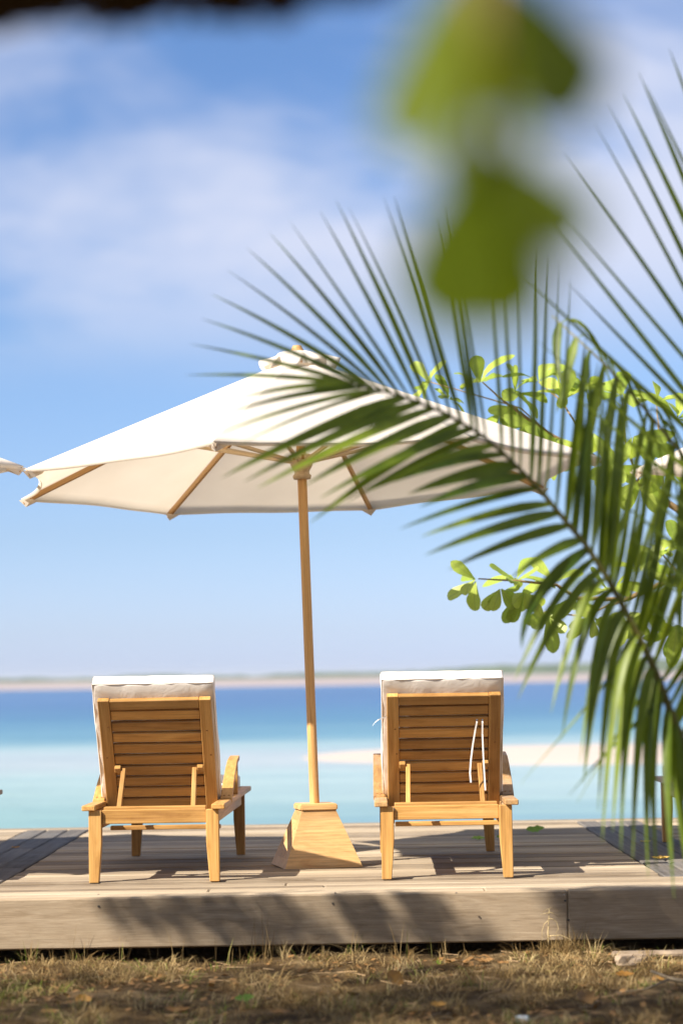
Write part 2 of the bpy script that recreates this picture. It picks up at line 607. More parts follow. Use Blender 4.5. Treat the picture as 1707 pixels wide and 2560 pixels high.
fv, ff = [], []
nf = 420
for i in range(nf + 1):
    x = -1500 + 3000 * i / nf
    s = 1 / (1 + math.exp(-(x - 20) / 55))
    hgt = 2.0 + 5.6 * s + 1.1 * math.sin(i * 0.11) + 0.9 * random.random() + 0.6 * math.sin(i * 0.43)
    hgt = max(1.2, hgt)
    for (dy, hz) in ((0, 0), (3, 0.7), (16, 1.0), (40, 0.92), (60, 0)):
        fv.append((x, 1500 + dy + 8 * math.sin(i * 0.21), SEA_Z + 1.0 + hgt * hz + (random.random() - .5) * 0.8))
for i in range(nf):
    for j in range(4):
        k = i * 5 + j
        ff.append((k, k + 5, k + 6, k + 1))
struct(link('far_forest', mesh('far_forest', fv, ff, True), None, FOREST), 'stuff')

# ------------------------------------------------------------------ deck
deck = thing('wooden_deck', 'weathered grey plank deck by the sea with a thick front board', 'deck', (0, 11.50, 0))
DY = 11.50


def dboard(name, p0, p1, W, T, mat, up=(0, 0, 1), bev=0.006):
    o = (Vector((0, DY, 0)))
    return board(name, Vector(p0) - o, Vector(p1) - o, W, T, up, mat, deck, bev)


XL, XR = -1.765, 1.575
DIV = 0.145
y = 11.50
PL = 0.146
for i in range(4):                       # border boards along the front
    z = -0.019 + random.uniform(-0.0015, 0.0015)
    sp_ = random.uniform(-1.0, 1.0)
    dboard('plank', (-6, y + PL / 2, z), (sp_ - 0.002, y + PL / 2, z), PL - 0.010, 0.034, DECK_WOOD)
    dboard('plank', (sp_ + 0.002, y + PL / 2, z), (6, y + PL / 2, z), PL - 0.010, 0.034, DECK_WOOD)
    y += PL
Y_IN = y
rows = 0
pitch = 0.142
while y < 16.55:
    for (xa, xb) in ((-6, XL - 3 * DIV - 0.004), (XL + 0.003, XR - 0.003), (XR + 3 * DIV + 0.004, 6)):
        z = -0.019 + random.uniform(-0.004, 0.004)
        dboard('plank', (xa, y + pitch / 2, z), (xb, y + pitch / 2, z), pitch - 0.012, 0.034, DECK_WOOD)
    y += pitch
    rows += 1
Y_OUT = y
for k in range(3):                       # dividing boards that run towards the sea
    for x0 in (XL - DIV * (k + 0.5), XR + DIV * (k + 0.5)):
        z = -0.015 + random.uniform(-0.002, 0.002)
        ysp = random.uniform(13.2, 15.2)
        dboard('divider_board', (x0, Y_IN + 0.004, z), (x0, ysp - 0.002, z), DIV - 0.010, 0.034, DIVIDER_WOOD)
        dboard('divider_board', (x0, ysp + 0.002, z), (x0, Y_OUT - 0.004, z), DIV - 0.010, 0.034, DIVIDER_WOOD)
for i in range(2):
    dboard('plank', (-6, Y_OUT + 0.15 * (i + .5), -0.019), (6, Y_OUT + 0.15 * (i + .5), -0.019), 0.142, 0.034, DECK_WOOD)
Y_END = Y_OUT + 0.3
# front board in two lengths with a butt joint, sea side board, joists and posts
dboard('front_board', (-6, 11.474, -0.123), (1.036, 11.474, -0.123), 0.238, 0.048, FRONT_WOOD, (0, -1, 0), 0.007)
dboard('front_board', (1.0385, 11.4725, -0.121), (6, 11.4725, -0.121), 0.238, 0.048, FRONT_WOOD, (0, -1, 0), 0.007)
dboard('back_board', (-6, Y_END + 0.03, -0.135), (6, Y_END + 0.03, -0.135), 0.256, 0.04, DECK_WOOD, (0, 1, 0), 0.006)
for i in range(9):
    x0 = -5.2 + 1.3 * i
    dboard('joist', (x0, 11.52, -0.11), (x0, Y_END, -0.11), 0.06, 0.14, DECK_WOOD)
    for yy_ in (12.2, 14.3, 16.4):
        dboard('post', (x0, yy_, -0.9), (x0, yy_, -0.185), 0.1, 0.1, DECK_WOOD, (0, 1, 0))
for (px, py) in ((247, 2266), (247, 2236), (832, 2259), (838, 2232), (1140, 2232), (1412, 2252), (1420, 2300), (1410, 2236)):
    if py > 2245:
        c_ = P(px, py, 11.4475)
        up = (0, -1, 0)
    else:
        c_ = G(px, py, -0.001)
        up = (0, 0, 1)
    bm = bmesh.new()
    bmesh.ops.create_cone(bm, cap_ends=True, segments=10, radius1=0.0055, radius2=0.004, depth=0.004)
    o = link('nail', bm_mesh('nail', bm), deck, DARK_METAL)
    o.matrix_local = frame(c_ - Vector((0, DY, 0)), (1, 0, 0), up)


# ------------------------------------------------------------------ sun loungers
def leg_mesh(H, mat):
    w = 0.0325
    prof = [(0, -w), (0, w - 0.016), (H * 0.30, w - 0.007), (H * 0.55, w), (H, w), (H, -w)]     # (height, lateral): outer side straight, inner side tapering
    bm = bmesh.new()
    fr = [bm.verts.new((a, b_, -0.022)) for a, b_ in prof]
    bk = [bm.verts.new((a, b_, 0.022)) for a, b_ in prof]
    bm.faces.new(fr)
    bm.faces.new(bk[::-1])
    n = len(prof)
    for i in range(n):
        bm.faces.new((fr[i], bk[i], bk[(i + 1) % n], fr[(i + 1) % n]))
    bmesh.ops.recalc_face_normals(bm, faces=bm.faces)
    bmesh.ops.bevel(bm, geom=bm.edges[:], offset=0.003, segments=1, affect='EDGES')
    m = bm_mesh('leg', bm)
    m.materials.append(mat)
    return m


U = Vector((0, -0.545, 0.839)).normalized()        # up along the backrest
NB = Vector((0, 0.839, 0.545)).normalized()        # towards the cushion
BACK_TOP = Vector((0, 0.085, 0.925))


def make_lounger(wood, wood2, slat_seed):
    rs = random.Random(slat_seed)
    t = thing('sun_lounger', 'x', 'lounger', group='teak sun loungers on the deck')
    lm = leg_mesh(0.363, wood)
    for sx in (-1, 1):
        for yy_ in (0.022, 1.84):
            o = link('leg', lm, t)
            o.matrix_local = Matrix(((0, -sx, 0, sx * 0.2975), (0, 0, 1, yy_), (1, 0, 0, 0), (0, 0, 0, 1)))
        board('rail_cap', (sx * 0.328, -0.02, 0.377), (sx * 0.328, 1.94, 0.377), 0.068, 0.027, (0, 0, 1), wood2, t, 0.004)
        board('side_rail', (sx * 0.302, 0.046, 0.325), (sx * 0.302, 1.816, 0.325), 0.024, 0.074, (0, 0, 1), wood2, t)
        board('inner_rail', (sx * 0.272, 0.05, 0.30), (sx * 0.272, 1.80, 0.30), 0.022, 0.05, (0, 0, 1), wood, t)
        # armrest: a board that rises from the rail and bends level, on a front post
        arm = [(0.43, 0.397), (0.60, 0.478), (0.77, 0.545), (0.90, 0.582), (1.06, 0.598)]
        v, f = [], []
        for k, (ya, za) in enumerate(arm):
            hw = 0.031 - 0.004 * k / 4
            for dx, dz in ((-hw, 0), (hw, 0), (hw, -0.024), (-hw, -0.024)):
                v.append((ya, -(sx * 0.335 + dx), za + dz))
        for k in range(len(arm) - 1):
            a = 4 * k
            for q in range(4):
                f.append((a + q, a + (q + 1) % 4, a + 4 + (q + 1) % 4, a + 4 + q))
        f += [(3, 2, 1, 0), tuple(4 * len(arm) - 4 + q for q in range(4))]
        bm = bmesh.new()
        vs = [bm.verts.new(q) for q in v]
        for q in f:
            bm.faces.new([vs[i] for i in q])
        bmesh.ops.recalc_face_normals(bm, faces=bm.faces)
        bmesh.ops.bevel(bm, geom=[e for e in bm.edges if e.calc_face_angle(0) > 0.6], offset=0.003, segments=1, affect='EDGES')
        am = link('armrest', bm_mesh('armrest', bm), t, wood2)
        am.matrix_local = Matrix(((0, -1, 0, 0), (1, 0, 0, 0), (0, 0, 1, 0), (0, 0, 0, 1)))
        board('armrest_post', (sx * 0.335, 1.00, 0.391), (sx * 0.335, 1.00, 0.570), 0.04, 0.034, (0, 1, 0), wood, t)
        for dx in (-0.012, 0.013):
            bm = bmesh.new()
            bmesh.ops.create_cone(bm, cap_ends=True, segments=8, radius1=0.005, radius2=0.005, depth=0.003)
            o = link('wood_plug', bm_mesh('wood_plug', bm), t, KNOT)
            o.matrix_local = frame((sx * 0.335 + dx, 0.455, 0.410), (1, 0, 0), (0, -0.43, 0.9))
    board('rear_crossbar', (-0.264, 0.030, 0.330), (0.264, 0.030, 0.330), 0.026, 0.070, (0, 0, 1), wood, t)
    board('ratchet_bar', (-0.260, 0.095, 0.352), (0.260, 0.095, 0.352), 0.07, 0.052, (0, 0, 1), wood, t)
    board('front_crossbar', (-0.264, 1.835, 0.330), (0.264, 1.835, 0.330), 0.026, 0.070, (0, 0, 1), wood, t)
    board('lower_bar', (-0.255, 0.30, 0.258), (0.315, 0.30, 0.258), 0.05, 0.022, (0, 0, 1), wood, t)
    board('lower_bar', (-0.255, 1.20, 0.258), (0.255, 1.20, 0.258), 0.05, 0.022, (0, 0, 1), wood, t)
    for k in range(19):
        yy_ = 0.55 + 0.0735 * k
        board('seat_slat', (-0.262, yy_, 0.366), (0.262, yy_, 0.366), 0.058, 0.018, (0, 0, 1), wood, t)
    # backrest
    L = 0.690
    for sx in (-1, 1):
        top = BACK_TOP + Vector((sx * 0.26, 0, 0))
        board('back_stile', top - U * L, top, 0.060, 0.032, NB, wood, t)
        bl = BACK_TOP - U * 0.415 - NB * 0.029 + Vector((sx * 0.214, 0, 0))
        board('pivot_block', bl - Vector((0.016, 0, 0)), bl + Vector((0.016, 0, 0)), 0.030, 0.028, NB, wood, t)
        board('prop_bar', BACK_TOP - U * 0.425 - NB * 0.020 + Vector((sx * 0.184, 0, 0)), (sx * 0.190, 0.125, 0.362), 0.030, 0.024, (1, 0, 0), wood, t)
        for s in (0.19, 0.33):
            bm = bmesh.new()
            bmesh.ops.create_cone(bm, cap_ends=True, segments=10, radius1=0.0055, radius2=0.0055, depth=0.003)
            o = link('wood_plug', bm_mesh('wood_plug', bm), t, KNOT)
            o.matrix_local = frame(top - U * (s + rs.uniform(-.04, .04)) - NB * 0.0165 + Vector((rs.uniform(-.015, .02), 0, 0)), (1, 0, 0), -NB)
    for k in range(10):
        c = BACK_TOP - U * (0.030 + 0.0690 * k) + NB * (0.004 if k else 0.0)
        tilt = NB + U * rs.uniform(-0.02, 0.02)
        dz = U * rs.uniform(-0.002, 0.002)
        board('back_slat', c + Vector((-0.229, 0, 0)) + dz, c + Vector((0.229, 0, 0)) - dz, 0.0550, 0.020 if k else 0.030, tilt, wood, t)
    return t


def cushion_mesh(w, l, th, seed):
    """quilted pad lying in local XY (X across, Y along), rounded edge, tufts"""
    rs = random.Random(seed)
    ph = [rs.uniform(0, 6) for _ in range(6)]
    nx, ny = 28, 36
    v, f = [], []

    def h(a, bb):
        e = (1 - abs(a) ** 10) * (1 - abs(bb) ** 14)
        e = max(e, 0) ** 0.35
        tuft = 0.0
        for tx in (-0.36, 0.36):
            for ty in (-0.66, -0.22, 0.22, 0.66):
                d2 = ((a - tx) * w / 2) ** 2 + ((bb - ty) * l / 2) ** 2
                tuft += math.exp(-d2 / 0.0016)
        wr = 0.035 * math.sin(11 * a + ph[0] + 4 * bb) + 0.03 * math.sin(17 * bb + ph[1]) + 0.02 * math.sin(23 * a - 9 * bb + ph[2])
        return th / 2 * e * (1 - 0.55 * min(tuft, 1) + wr)
    for side in (1, -1):
        for j in range(ny + 1):
            for i in range(nx + 1):
                a = math.sin((-1 + 2 * i / nx) * math.pi / 2)
                bb = math.sin((-1 + 2 * j / ny) * math.pi / 2)
                rim = 1 + 0.006 * math.sin(9 * a + ph[3]) * abs(bb) + 0.006 * math.sin(13 * bb + ph[4]) * abs(a)
                z = h(a, bb) * (1 if side == 1 else 0.8)
                v.append((a * w / 2 * rim, bb * l / 2 * rim, side * z))
    n1 = (nx + 1) * (ny + 1)
    for s in (0, 1):
        for j in range(ny):
            for i in range(nx):
                k = s * n1 + j * (nx + 1) + i
                q = (k, k + 1, k + nx + 2, k + nx + 1)
                f.append(q if s == 0 else q[::-1])
    bm = bmesh.new()
    vs = [bm.verts.new(q) for q in v]
    for q in f:
        bm.faces.new([vs[i] for i in q])
    bmesh.ops.remove_doubles(bm, verts=bm.verts, dist=0.0006)
    return bm_mesh('cushion', bm, True)


def box_cushion(w, l, th, seed):
    """boxed cushion: flat faces, side walls with piped edges and soft wrinkles"""
    rs = random.Random(seed)
    ph = [rs.uniform(0, 6) for _ in range(8)]
    bm = bmesh.new()
    bmesh.ops.create_cube(bm, size=1)
    bmesh.ops.scale(bm, vec=(w, l, th), verts=bm.verts)
    bmesh.ops.bevel(bm, geom=bm.edges[:], offset=0.014, segments=3, affect='EDGES', profile=0.5)
    bmesh.ops.subdivide_edges(bm, edges=[e for e in bm.edges if e.calc_length() > 0.05], cuts=14, use_grid_fill=True)
    for v in bm.verts:
        x, y_, z = v.co
        a, bb = x / (w / 2), y_ / (l / 2)
        bulge = (1 - a * a) * (1 - bb ** 4) * 0.012
        tuft = 0
        for tx in (-0.4, 0.0, 0.4):
            for ty in (-0.75, -0.25, 0.25, 0.75):
                tuft += math.exp(-(((a - tx) * w / 2) ** 2 + ((bb - ty) * l / 2) ** 2) / 0.0012)
        s = 1 if z > 0 else -1
        wr = 0.0022 * math.sin(38 * x + ph[0]) + 0.0018 * math.sin(57 * x + 21 * y_ + ph[1]) + 0.002 * math.sin(33 * y_ + ph[2])
        if abs(z) > th * 0.3:
            v.co.z += s * (bulge - (0.014 * min(tuft, 1) if s > 0 else 0)) + wr * (1 if s > 0 else 0.35)
        v.co.y += 0.0035 * math.sin(14 * x + ph[3]) * (abs(bb) > 0.8) + 0.002 * math.sin(47 * x + ph[4]) * (abs(bb) > 0.8)
        v.co.x += 0.004 * math.sin(12 * y_ + ph[5]) * (abs(a) > 0.8)
    return bm_mesh('cushion', bm, True)


def add_cushion(lo, label, seed):
    """two-piece cushion lying on a lounger: back pad, seat pad, piping"""
    c = thing('lounger_cushion', label, 'cushion', lo.location, lo.rotation_euler, 'off-white lounger cushions')
    th = 0.072
    back_l = 0.735
    ctr = BACK_TOP + U * 0.078 - U * back_l / 2 + NB * (0.016 + th / 2 + 0.008) + Vector((-0.006, 0, 0))
    bk = link('back_pad', box_cushion(0.625, back_l, th, seed), c, CUSHION)
    bk.matrix_local = frame(ctr, (1, 0, 0), NB)
    st = link('seat_pad', box_cushion(0.60, 1.40, th, seed + 5), c, CUSHION)
    st.matrix_local = frame((0, 1.240, 0.376 + th / 2 + 0.010), (1, 0, 0), (0, 0, 1))
    # piping round the two faces of the back pad
    for sgn in (-1, 1):
        pts = []
        hw, hl = 0.625 / 2 - 0.004, back_l / 2 - 0.004
        n = 14
        crn = [(-hw, -hl), (hw, -hl), (hw, hl), (-hw, hl)]
        for q in range(4):
            a, b_ = crn[q], crn[(q + 1) % 4]
            for k in range(n):
                u_ = k / n
                pts.append(Vector((a[0] + (b_[0] - a[0]) * u_, a[1] + (b_[1] - a[1]) * u_, sgn * (th / 2 - 0.004) + 0.0016 * math.sin(k * 1.9 + q))))
        pts.append(pts[0])
        pm = link('piping', tube_mesh('piping', pts, 0.0038, 6, False), bk, CUSHION)
    return c


def ribbon(name, pts, w, parent, side=(1, 0, 0)):
    v, f = [], []
    sd = Vector(side).normalized()
    for p in pts:
        p = Vector(p)
        for dx, dy in ((-w / 2, 0), (w / 2, 0), (w / 2, 0.0016), (-w / 2, 0.0016)):
            v.append(p + sd * dx + Vector((0, dy, 0)))
    for k in range(len(pts) - 1):
        a = 4 * k
        for q in range(4):
            f.append((a + q, a + (q + 1) % 4, a + 4 + (q + 1) % 4, a + 4 + q))
    f += [(0, 1, 2, 3), tuple(4 * len(pts) - 4 + q for q in (3, 2, 1, 0))]
    return link(name, mesh(name, v, f), parent, TAPE)


left = make_lounger(TEAK, TEAK, 1)
left['label'] = 'honey teak sun lounger left of the umbrella pole, backrest raised'
left.location = (-0.975, 12.22, 0.0)
left.rotation_euler = (0, 0, R(-1.7))
right = make_lounger(TEAK, TEAK_OLD, 5)
right['label'] = 'teak sun lounger right of the umbrella pole with white ties hanging behind'
right.location = (0.503, 12.16, 0.0)
right.rotation_euler = (0, 0, R(-0.6))
far_l = copy_tree(left)
far_l['label'] = 'sun lounger cut off by the left edge, only a rail end showing'
far_l.location = (-2.415, 12.28, 0)
far_l.rotation_euler = (0, 0, R(-1.0))
far_r = copy_tree(right)
far_r['label'] = 'sun lounger at the right edge half hidden behind drooping palm leaflets'
far_r.location = (2.235, 12.66, 0)
far_r.rotation_euler = (0, 0, R(0.5))
add_cushion(left, 'off-white cushion on the lounger left of the umbrella pole', 3)
cr_ = add_cushion(right, 'off-white cushion with loose ties on the lounger right of the pole', 11)
add_cushion(far_l, 'off-white cushion on the lounger cut off by the left edge', 17)
add_cushion(far_r, 'off-white cushion on the lounger behind the palm at the right edge', 23)


def on_back(x, s, out=0.03):
    return BACK_TOP - U * s - NB * out + Vector((x, 0, 0))


ribbon('tie', [on_back(0.171, 0.145, -0.004), on_back(0.168, 0.165, 0.020), on_back(0.160, 0.20, 0.034), on_back(0.145, 0.27, 0.075), on_back(0.134, 0.33, 0.12),
               on_back(0.128, 0.375, 0.165), on_back(0.131, 0.41, 0.20)], 0.0085, cr_)
ribbon('tie', [on_back(0.197, 0.145, -0.004), on_back(0.197, 0.165, 0.022), on_back(0.196, 0.22, 0.045), on_back(0.198, 0.31, 0.11), on_back(0.202, 0.40, 0.17),
               on_back(0.204, 0.45, 0.215)], 0.0080, cr_)
ribbon('tie', [on_back(-0.285, 0.12, 0.0), on_back(-0.305, 0.118, 0.03), on_back(-0.333, 0.124, 0.04), on_back(-0.352, 0.139, 0.042), on_back(-0.364, 0.160, 0.042)],
       0.0075, cr_, (0.45, 0, 1))


# ------------------------------------------------------------------ umbrella
RIM_R, RIM_Z, TOP_Z = 1.660, 1.805, 2.490       # measured from the top of the base
ANG0 = R(14)                                   # first rib, turned from straight away


def corner(k, r=1.0):
    a = ANG0 + k * math.pi / 4
    return Vector((math.sin(a) * r, math.cos(a) * r, 0))


def canopy_pt(k, s, v):
    """point of panel k: s across 0..1 between ribs, v 0 at the top .. 1 at the rim"""
    r0 = 0.12
    r = r0 + (RIM_R - r0) * v
    a, b_ = corner(k, r), corner(k + 1, r)
    p = a.lerp(b_, s)
    arc = 4 * s * (1 - s)
    p *= 1 - 0.058 * arc * v ** 3                 # rim cut in a hollow curve
    z = TOP_Z - (TOP_Z - RIM_Z) * (r / RIM_R) - 0.022 * arc * v - 0.016 * math.sin(math.pi * v) * arc
    z += 0.006 * math.sin(3.0 * v * 4 + 1.7 * k) * arc + 0.004 * math.sin(9 * s + 5 * v + k) * arc
    z += 0.02 * v ** 6 * arc
    return Vector((p.x, p.y, z))


def lathe(name, prof, seg=20, smooth=True):
    v, f = [], []
    for r, z in prof:
        for k in range(seg):
            w = 2 * math.pi * k / seg
            v.append((r * math.cos(w), r * math.sin(w), z))
    for i in range(len(prof) - 1):
        for k in range(seg):
            k2 = (k + 1) % seg
            f.append((i * seg + k, i * seg + k2, (i + 1) * seg + k2, (i + 1) * seg + k))
    f += [tuple(range(seg - 1, -1, -1)), tuple(range((len(prof) - 1) * seg, len(prof) * seg))]
    return mesh(name, v, f, smooth)


def make_umbrella():
    u_ = thing('beach_umbrella', 'x', 'umbrella', group='off-white canvas umbrellas in a row')
    pole_pts = [(0, 0, -0.16 + 0.2 * k) for k in range(14)] + [(0, 0, 2.50)]
    pm = tube_mesh('pole', [(p[2], 0, 0) for p in pole_pts], 0.0262, 14)
    o = link('pole', pm, u_, POLE_WOOD)
    o.matrix_local = Matrix(((0, 0, 1, 0), (0, 1, 0, 0), (1, 0, 0, 0), (0, 0, 0, 1)))
    nv, ns = 16, 12
    for k in range(8):
        v, f = [], []
        for j in range(nv + 1):
            for i in range(ns + 1):
                v.append(canopy_pt(k, i / ns, j / nv))
        for j in range(nv):
            for i in range(ns):
                q = j * (ns + 1) + i
                f.append((q, q + ns + 1, q + ns + 2, q + 1))
        # hem: a narrow strip turned down at the rim
        base = len(v)
        for i in range(ns + 1):
            p = canopy_pt(k, i / ns, 1.0)
            v.append(p + Vector((-p.x * 0.012, -p.y * 0.012, -0.016)))
        for i in range(ns):
            q = nv * (ns + 1) + i
            f.append((q, base + i, base + i + 1, q + 1))
        link('canopy_panel', mesh('canopy_panel', v, f, True), u_, CANVAS)
        # rib, strut and the pocket that holds the rib end
        d = corner(k)
        a = d * 0.05 + Vector((0, 0, TOP_Z - 0.062))
        e = d * (RIM_R - 0.015) + Vector((0, 0, RIM_Z - 0.020))
        board('rib', a, e, 0.020, 0.030, (0, 0, 1), POLE_WOOD, u_, 0.002)
        mid = a.lerp(e, 0.50) - Vector((0, 0, 0.022))
        board('strut', d * 0.05 + Vector((0, 0, 1.90)), mid, 0.018, 0.020, (0, 0, 1), PALE_WOOD, u_, 0.002)
        tn = Vector((d.y, -d.x, 0))
        tip = d * (RIM_R + 0.012) + Vector((0, 0, RIM_Z - 0.008))
        pv = [tip, d * (RIM_R - 0.09) + tn * 0.055 + Vector((0, 0, RIM_Z - 0.012)), d * (RIM_R - 0.09) - tn * 0.055 + Vector((0, 0, RIM_Z - 0.012)),
              d * (RIM_R - 0.03) + Vector((0, 0, RIM_Z - 0.050)), d * (RIM_R - 0.10) + Vector((0, 0, RIM_Z - 0.020))]
        link('rib_pocket', mesh('rib_pocket', pv, [(0, 1, 3), (0, 3, 2), (1, 4, 3), (2, 3, 4)]), u_, CANVAS)
    # runner with notches for the struts, upper hub, finial
    runner = link('runner', lathe('runner', [(0.030, 1.80), (0.048, 1.803), (0.052, 1.822), (0.042, 1.832), (0.042, 1.846), (0.058, 1.872), (0.066, 1.90), (0.066, 1.935), (0.050, 1.94), (0.030, 1.94)]), u_, PALE_WOOD)
    for k in range(8):
        d = corner(k + 0.5, 0.0655)
        board('notch', d + Vector((0, 0, 1.905)), d + Vector((0, 0, 1.932)), 0.016, 0.006, (d.x, d.y, 0), KNOT, runner, 0.001)
    link('hub', lathe('hub', [(0.03, 2.34), (0.062, 2.345), (0.066, 2.36), (0.066, 2.42), (0.05, 2.44), (0.03, 2.44)]), u_, PALE_WOOD)
    link('finial', lathe('finial', [(0.040, 2.49), (0.046, 2.505), (0.044, 2.515), (0.034, 2.530), (0.027, 2.546), (0.024, 2.552), (0.010, 2.555)]), u_, POLE_WOOD)
    # ruffled vent cap
    v, f = [], []
    ns_, nr_ = 72, 9
    rr = random.Random(3)
    for j in range(nr_ + 1):
        q = j / nr_
        for i in range(ns_):
            w = 2 * math.pi * i / ns_
            r = 0.034 + 0.172 * q * (1 + 0.05 * math.sin(3 * w + 1))
            ru = q ** 2.2 * (0.030 * math.sin(5 * w + 0.6) + 0.024 * math.sin(9 * w + 2.0) + 0.010 * math.sin(17 * w))
            r += q ** 3 * 0.030 * math.sin(7 * w + 1.2)
            z = 2.520 - 0.085 * q + 0.018 * math.sin(math.pi * q) + ru
            v.append((r * math.cos(w), r * math.sin(w), z))
    for j in range(nr_):
        for i in range(ns_):
            i2 = (i + 1) % ns_
            f.append((j * ns_ + i, (j + 1) * ns_ + i, (j + 1) * ns_ + i2, j * ns_ + i2))
    base = len(v)
    for i in range(ns_):
        x_, y_, z_ = v[nr_ * ns_ + i]
        v.append((x_ * 0.97, y_ * 0.97, z_ - 0.014))
    for i in range(ns_):
        i2 = (i + 1) % ns_
        f.append((nr_ * ns_ + i, base + i, base + i2, nr_ * ns_ + i2))
    link('vent_cap', mesh('vent_cap', v, f, True), u_, CANVAS)
    return u_


def make_base():
    b_ = thing('umbrella_base', 'x', 'umbrella base', group='pyramid umbrella bases')
    H, wb, wt_ = 0.300, 0.212, 0.094
    n = 6
    for k in range(n):
        z0, z1 = H * k / n, H * (k + 1) / n - (0.0002 if k < n - 1 else 0)
        h0, h1 = wb + (wt_ - wb) * z0 / H, wb + (wt_ - wb) * z1 / H
        bm = bmesh.new()
        lo = [bm.verts.new((sx * h0, sy * h0, z0)) for sx, sy in ((-1, -1), (1, -1), (1, 1), (-1, 1))]
        hi = [bm.verts.new((sx * h1, sy * h1, z1)) for sx, sy in ((-1, -1), (1, -1), (1, 1), (-1, 1))]
        bm.faces.new(lo[::-1])
        bm.faces.new(hi)
        for i in range(4):
            bm.faces.new((lo[i], lo[(i + 1) % 4], hi[(i + 1) % 4], hi[i]))
        bmesh.ops.bevel(bm, geom=bm.edges[:], offset=0.0004, segments=1, affect='EDGES')
        link('base_course', bm_mesh('base_course', bm), b_, BASE_WOOD)
    bm = bmesh.new()
    bmesh.ops.create_cube(bm, size=1)
    bmesh.ops.scale(bm, vec=(0.205, 0.205, 0.035), verts=bm.verts)
    bmesh.ops.bevel(bm, geom=bm.edges[:], offset=0.006, segments=2, affect='EDGES')
    bmesh.ops.translate(bm, vec=(0, 0, 0.318), verts=bm.verts)
    link('base_cap', bm_mesh('base_cap', bm), b_, BASE_WOOD)
    return b_


base_l = make_base()
base_l['label'] = 'pyramid-shaped wooden umbrella base between the two loungers'
base_l.location = (-0.168, 13.16, 0)
base_l.rotation_euler = (0, 0, R(12))
umb = make_umbrella()
umb['label'] = 'large open off-white canvas umbrella on a leaning wooden pole, centre'
umb.location = (-0.172, 13.17, 0.315)
umb.rotation_euler = (R(-2.4), R(-1.35), 0)
ub_l = copy_tree(umb)
ub_l['label'] = 'umbrella whose canopy tip shows at the left edge'
ub_l.location = (-3.335, 13.04, 0.345)
ub_l.rotation_euler = (R(-1.2), R(-1.4), R(14))
ub_r = copy_tree(umb)
ub_r['label'] = 'umbrella whose canopy tip shows at the right edge behind the palm'
ub_r.location = (3.24, 13.1, 0.345)
ub_r.rotation_euler = (R(-0.6), R(0.4), 0)
for x_, y_, lab in ((-3.40, 13.03, 'wooden base of the umbrella beyond the left edge'), (3.33, 13.09, 'wooden base of the umbrella beyond the right edge')):
    o = copy_tree(base_l)
    o.location = (x_, y_, 0)
    o['label'] = lab

# ------------------------------------------------------------------ palm
def bez(p0, p1, p2, t):
    return p0 * (1 - t) ** 2 + p1 * (2 * t * (1 - t)) + p2 * t * t


def leaflet_mesh(pts, hw, wid, fold):
    """narrow folded blade along pts; wid is the direction of its width"""
    n = len(pts)
    v, f = [], []
    for i, p in enumerate(pts):
        s = i / (n - 1)
        w = hw * min(1.0, 0.45 + s * 3.2) * max(0.0, 1 - s ** 1.7) ** 0.85
        w = max(w, 0.0006)
        tg = (pts[min(i + 1, n - 1)] - pts[max(i - 1, 0)]).normalized()
        wd = (wid - tg * wid.dot(tg)).normalized()
        nr = tg.cross(wd)
        v += [p - wd * w + nr * (w * fold), p, p + wd * w + nr * (w * fold)]
    for i in range(n - 1):
        a = 3 * i
        f += [(a, a + 1, a + 4, a + 3), (a + 1, a + 2, a + 5, a + 4)]
    return mesh('leaflet', v, f, True)


def poly_at(pts, s):
    s = max(0, min(len(pts) - 1.0001, s))
    i = int(s)
    return pts[i].lerp(pts[i + 1], s - i)


palm = thing('palm_tree', 'young coconut palm arching green fronds in from the right', 'palm tree', (1.52, 8.1, GROUND_Z))
PO = Vector((1.52, 8.1, GROUND_Z))
link('trunk', tube_mesh('trunk', [(0, 0, -0.1), (0.01, 0, 0.1), (0.0, 0.01, 0.35), (-0.02, 0.0, 0.62)], [0.16, 0.13, 0.12, 0.06], 14), palm, BARK)


def frond(rach_px, depth0, depth1, leaflets, r0=0.016, r1=0.003):
    n = len(rach_px)
    pts = []
    for i, (a, b_) in enumerate(rach_px):
        d = depth0 + (depth1 - depth0) * i / (n - 1)
        pts.append(P(a, b_, d) - PO)
    pts = [Vector((-0.02, 0, 0.55)), (Vector((-0.02, 0, 0.55)) + pts[0]) / 2 + Vector((0.02, 0, 0.05))] + pts
    rad = [r0 + (r1 - r0) * i / (len(pts) - 1) for i in range(len(pts))]
    fr = link('frond', tube_mesh('frond', pts, rad, 8), palm, RACHIS)
    wid_cam = Vector((0, 1, 0.07))
    for (bx, by, cx_, cy_, tx, ty, ddep, hw, roll) in leaflets:
        # base: nearest point of the rachis
        best, bp, bd = 1e9, None, 0
        for i in range(2, len(pts) - 1):
            for q in range(6):
                p = pts[i].lerp(pts[i + 1], q / 6)
                w = p + PO
                e = (P(bx, by, w.y) - w).length
                if e < best:
                    best, bp, bd = e, p, w.y
        c = P(cx_, cy_, bd + ddep * 0.45) - PO
        e = P(tx, ty, bd + ddep) - PO
        ps = [bez(bp, c, e, k / 9) for k in range(10)]
        tg = (e - bp).normalized()
        across = tg.cross(wid_cam).normalized()          # in the picture plane
        wid = across * math.cos(roll) + tg.cross(across) * math.sin(roll)
        link('leaflet', leaflet_mesh(ps, hw, wid, 0.35), fr, PALM)
    return fr


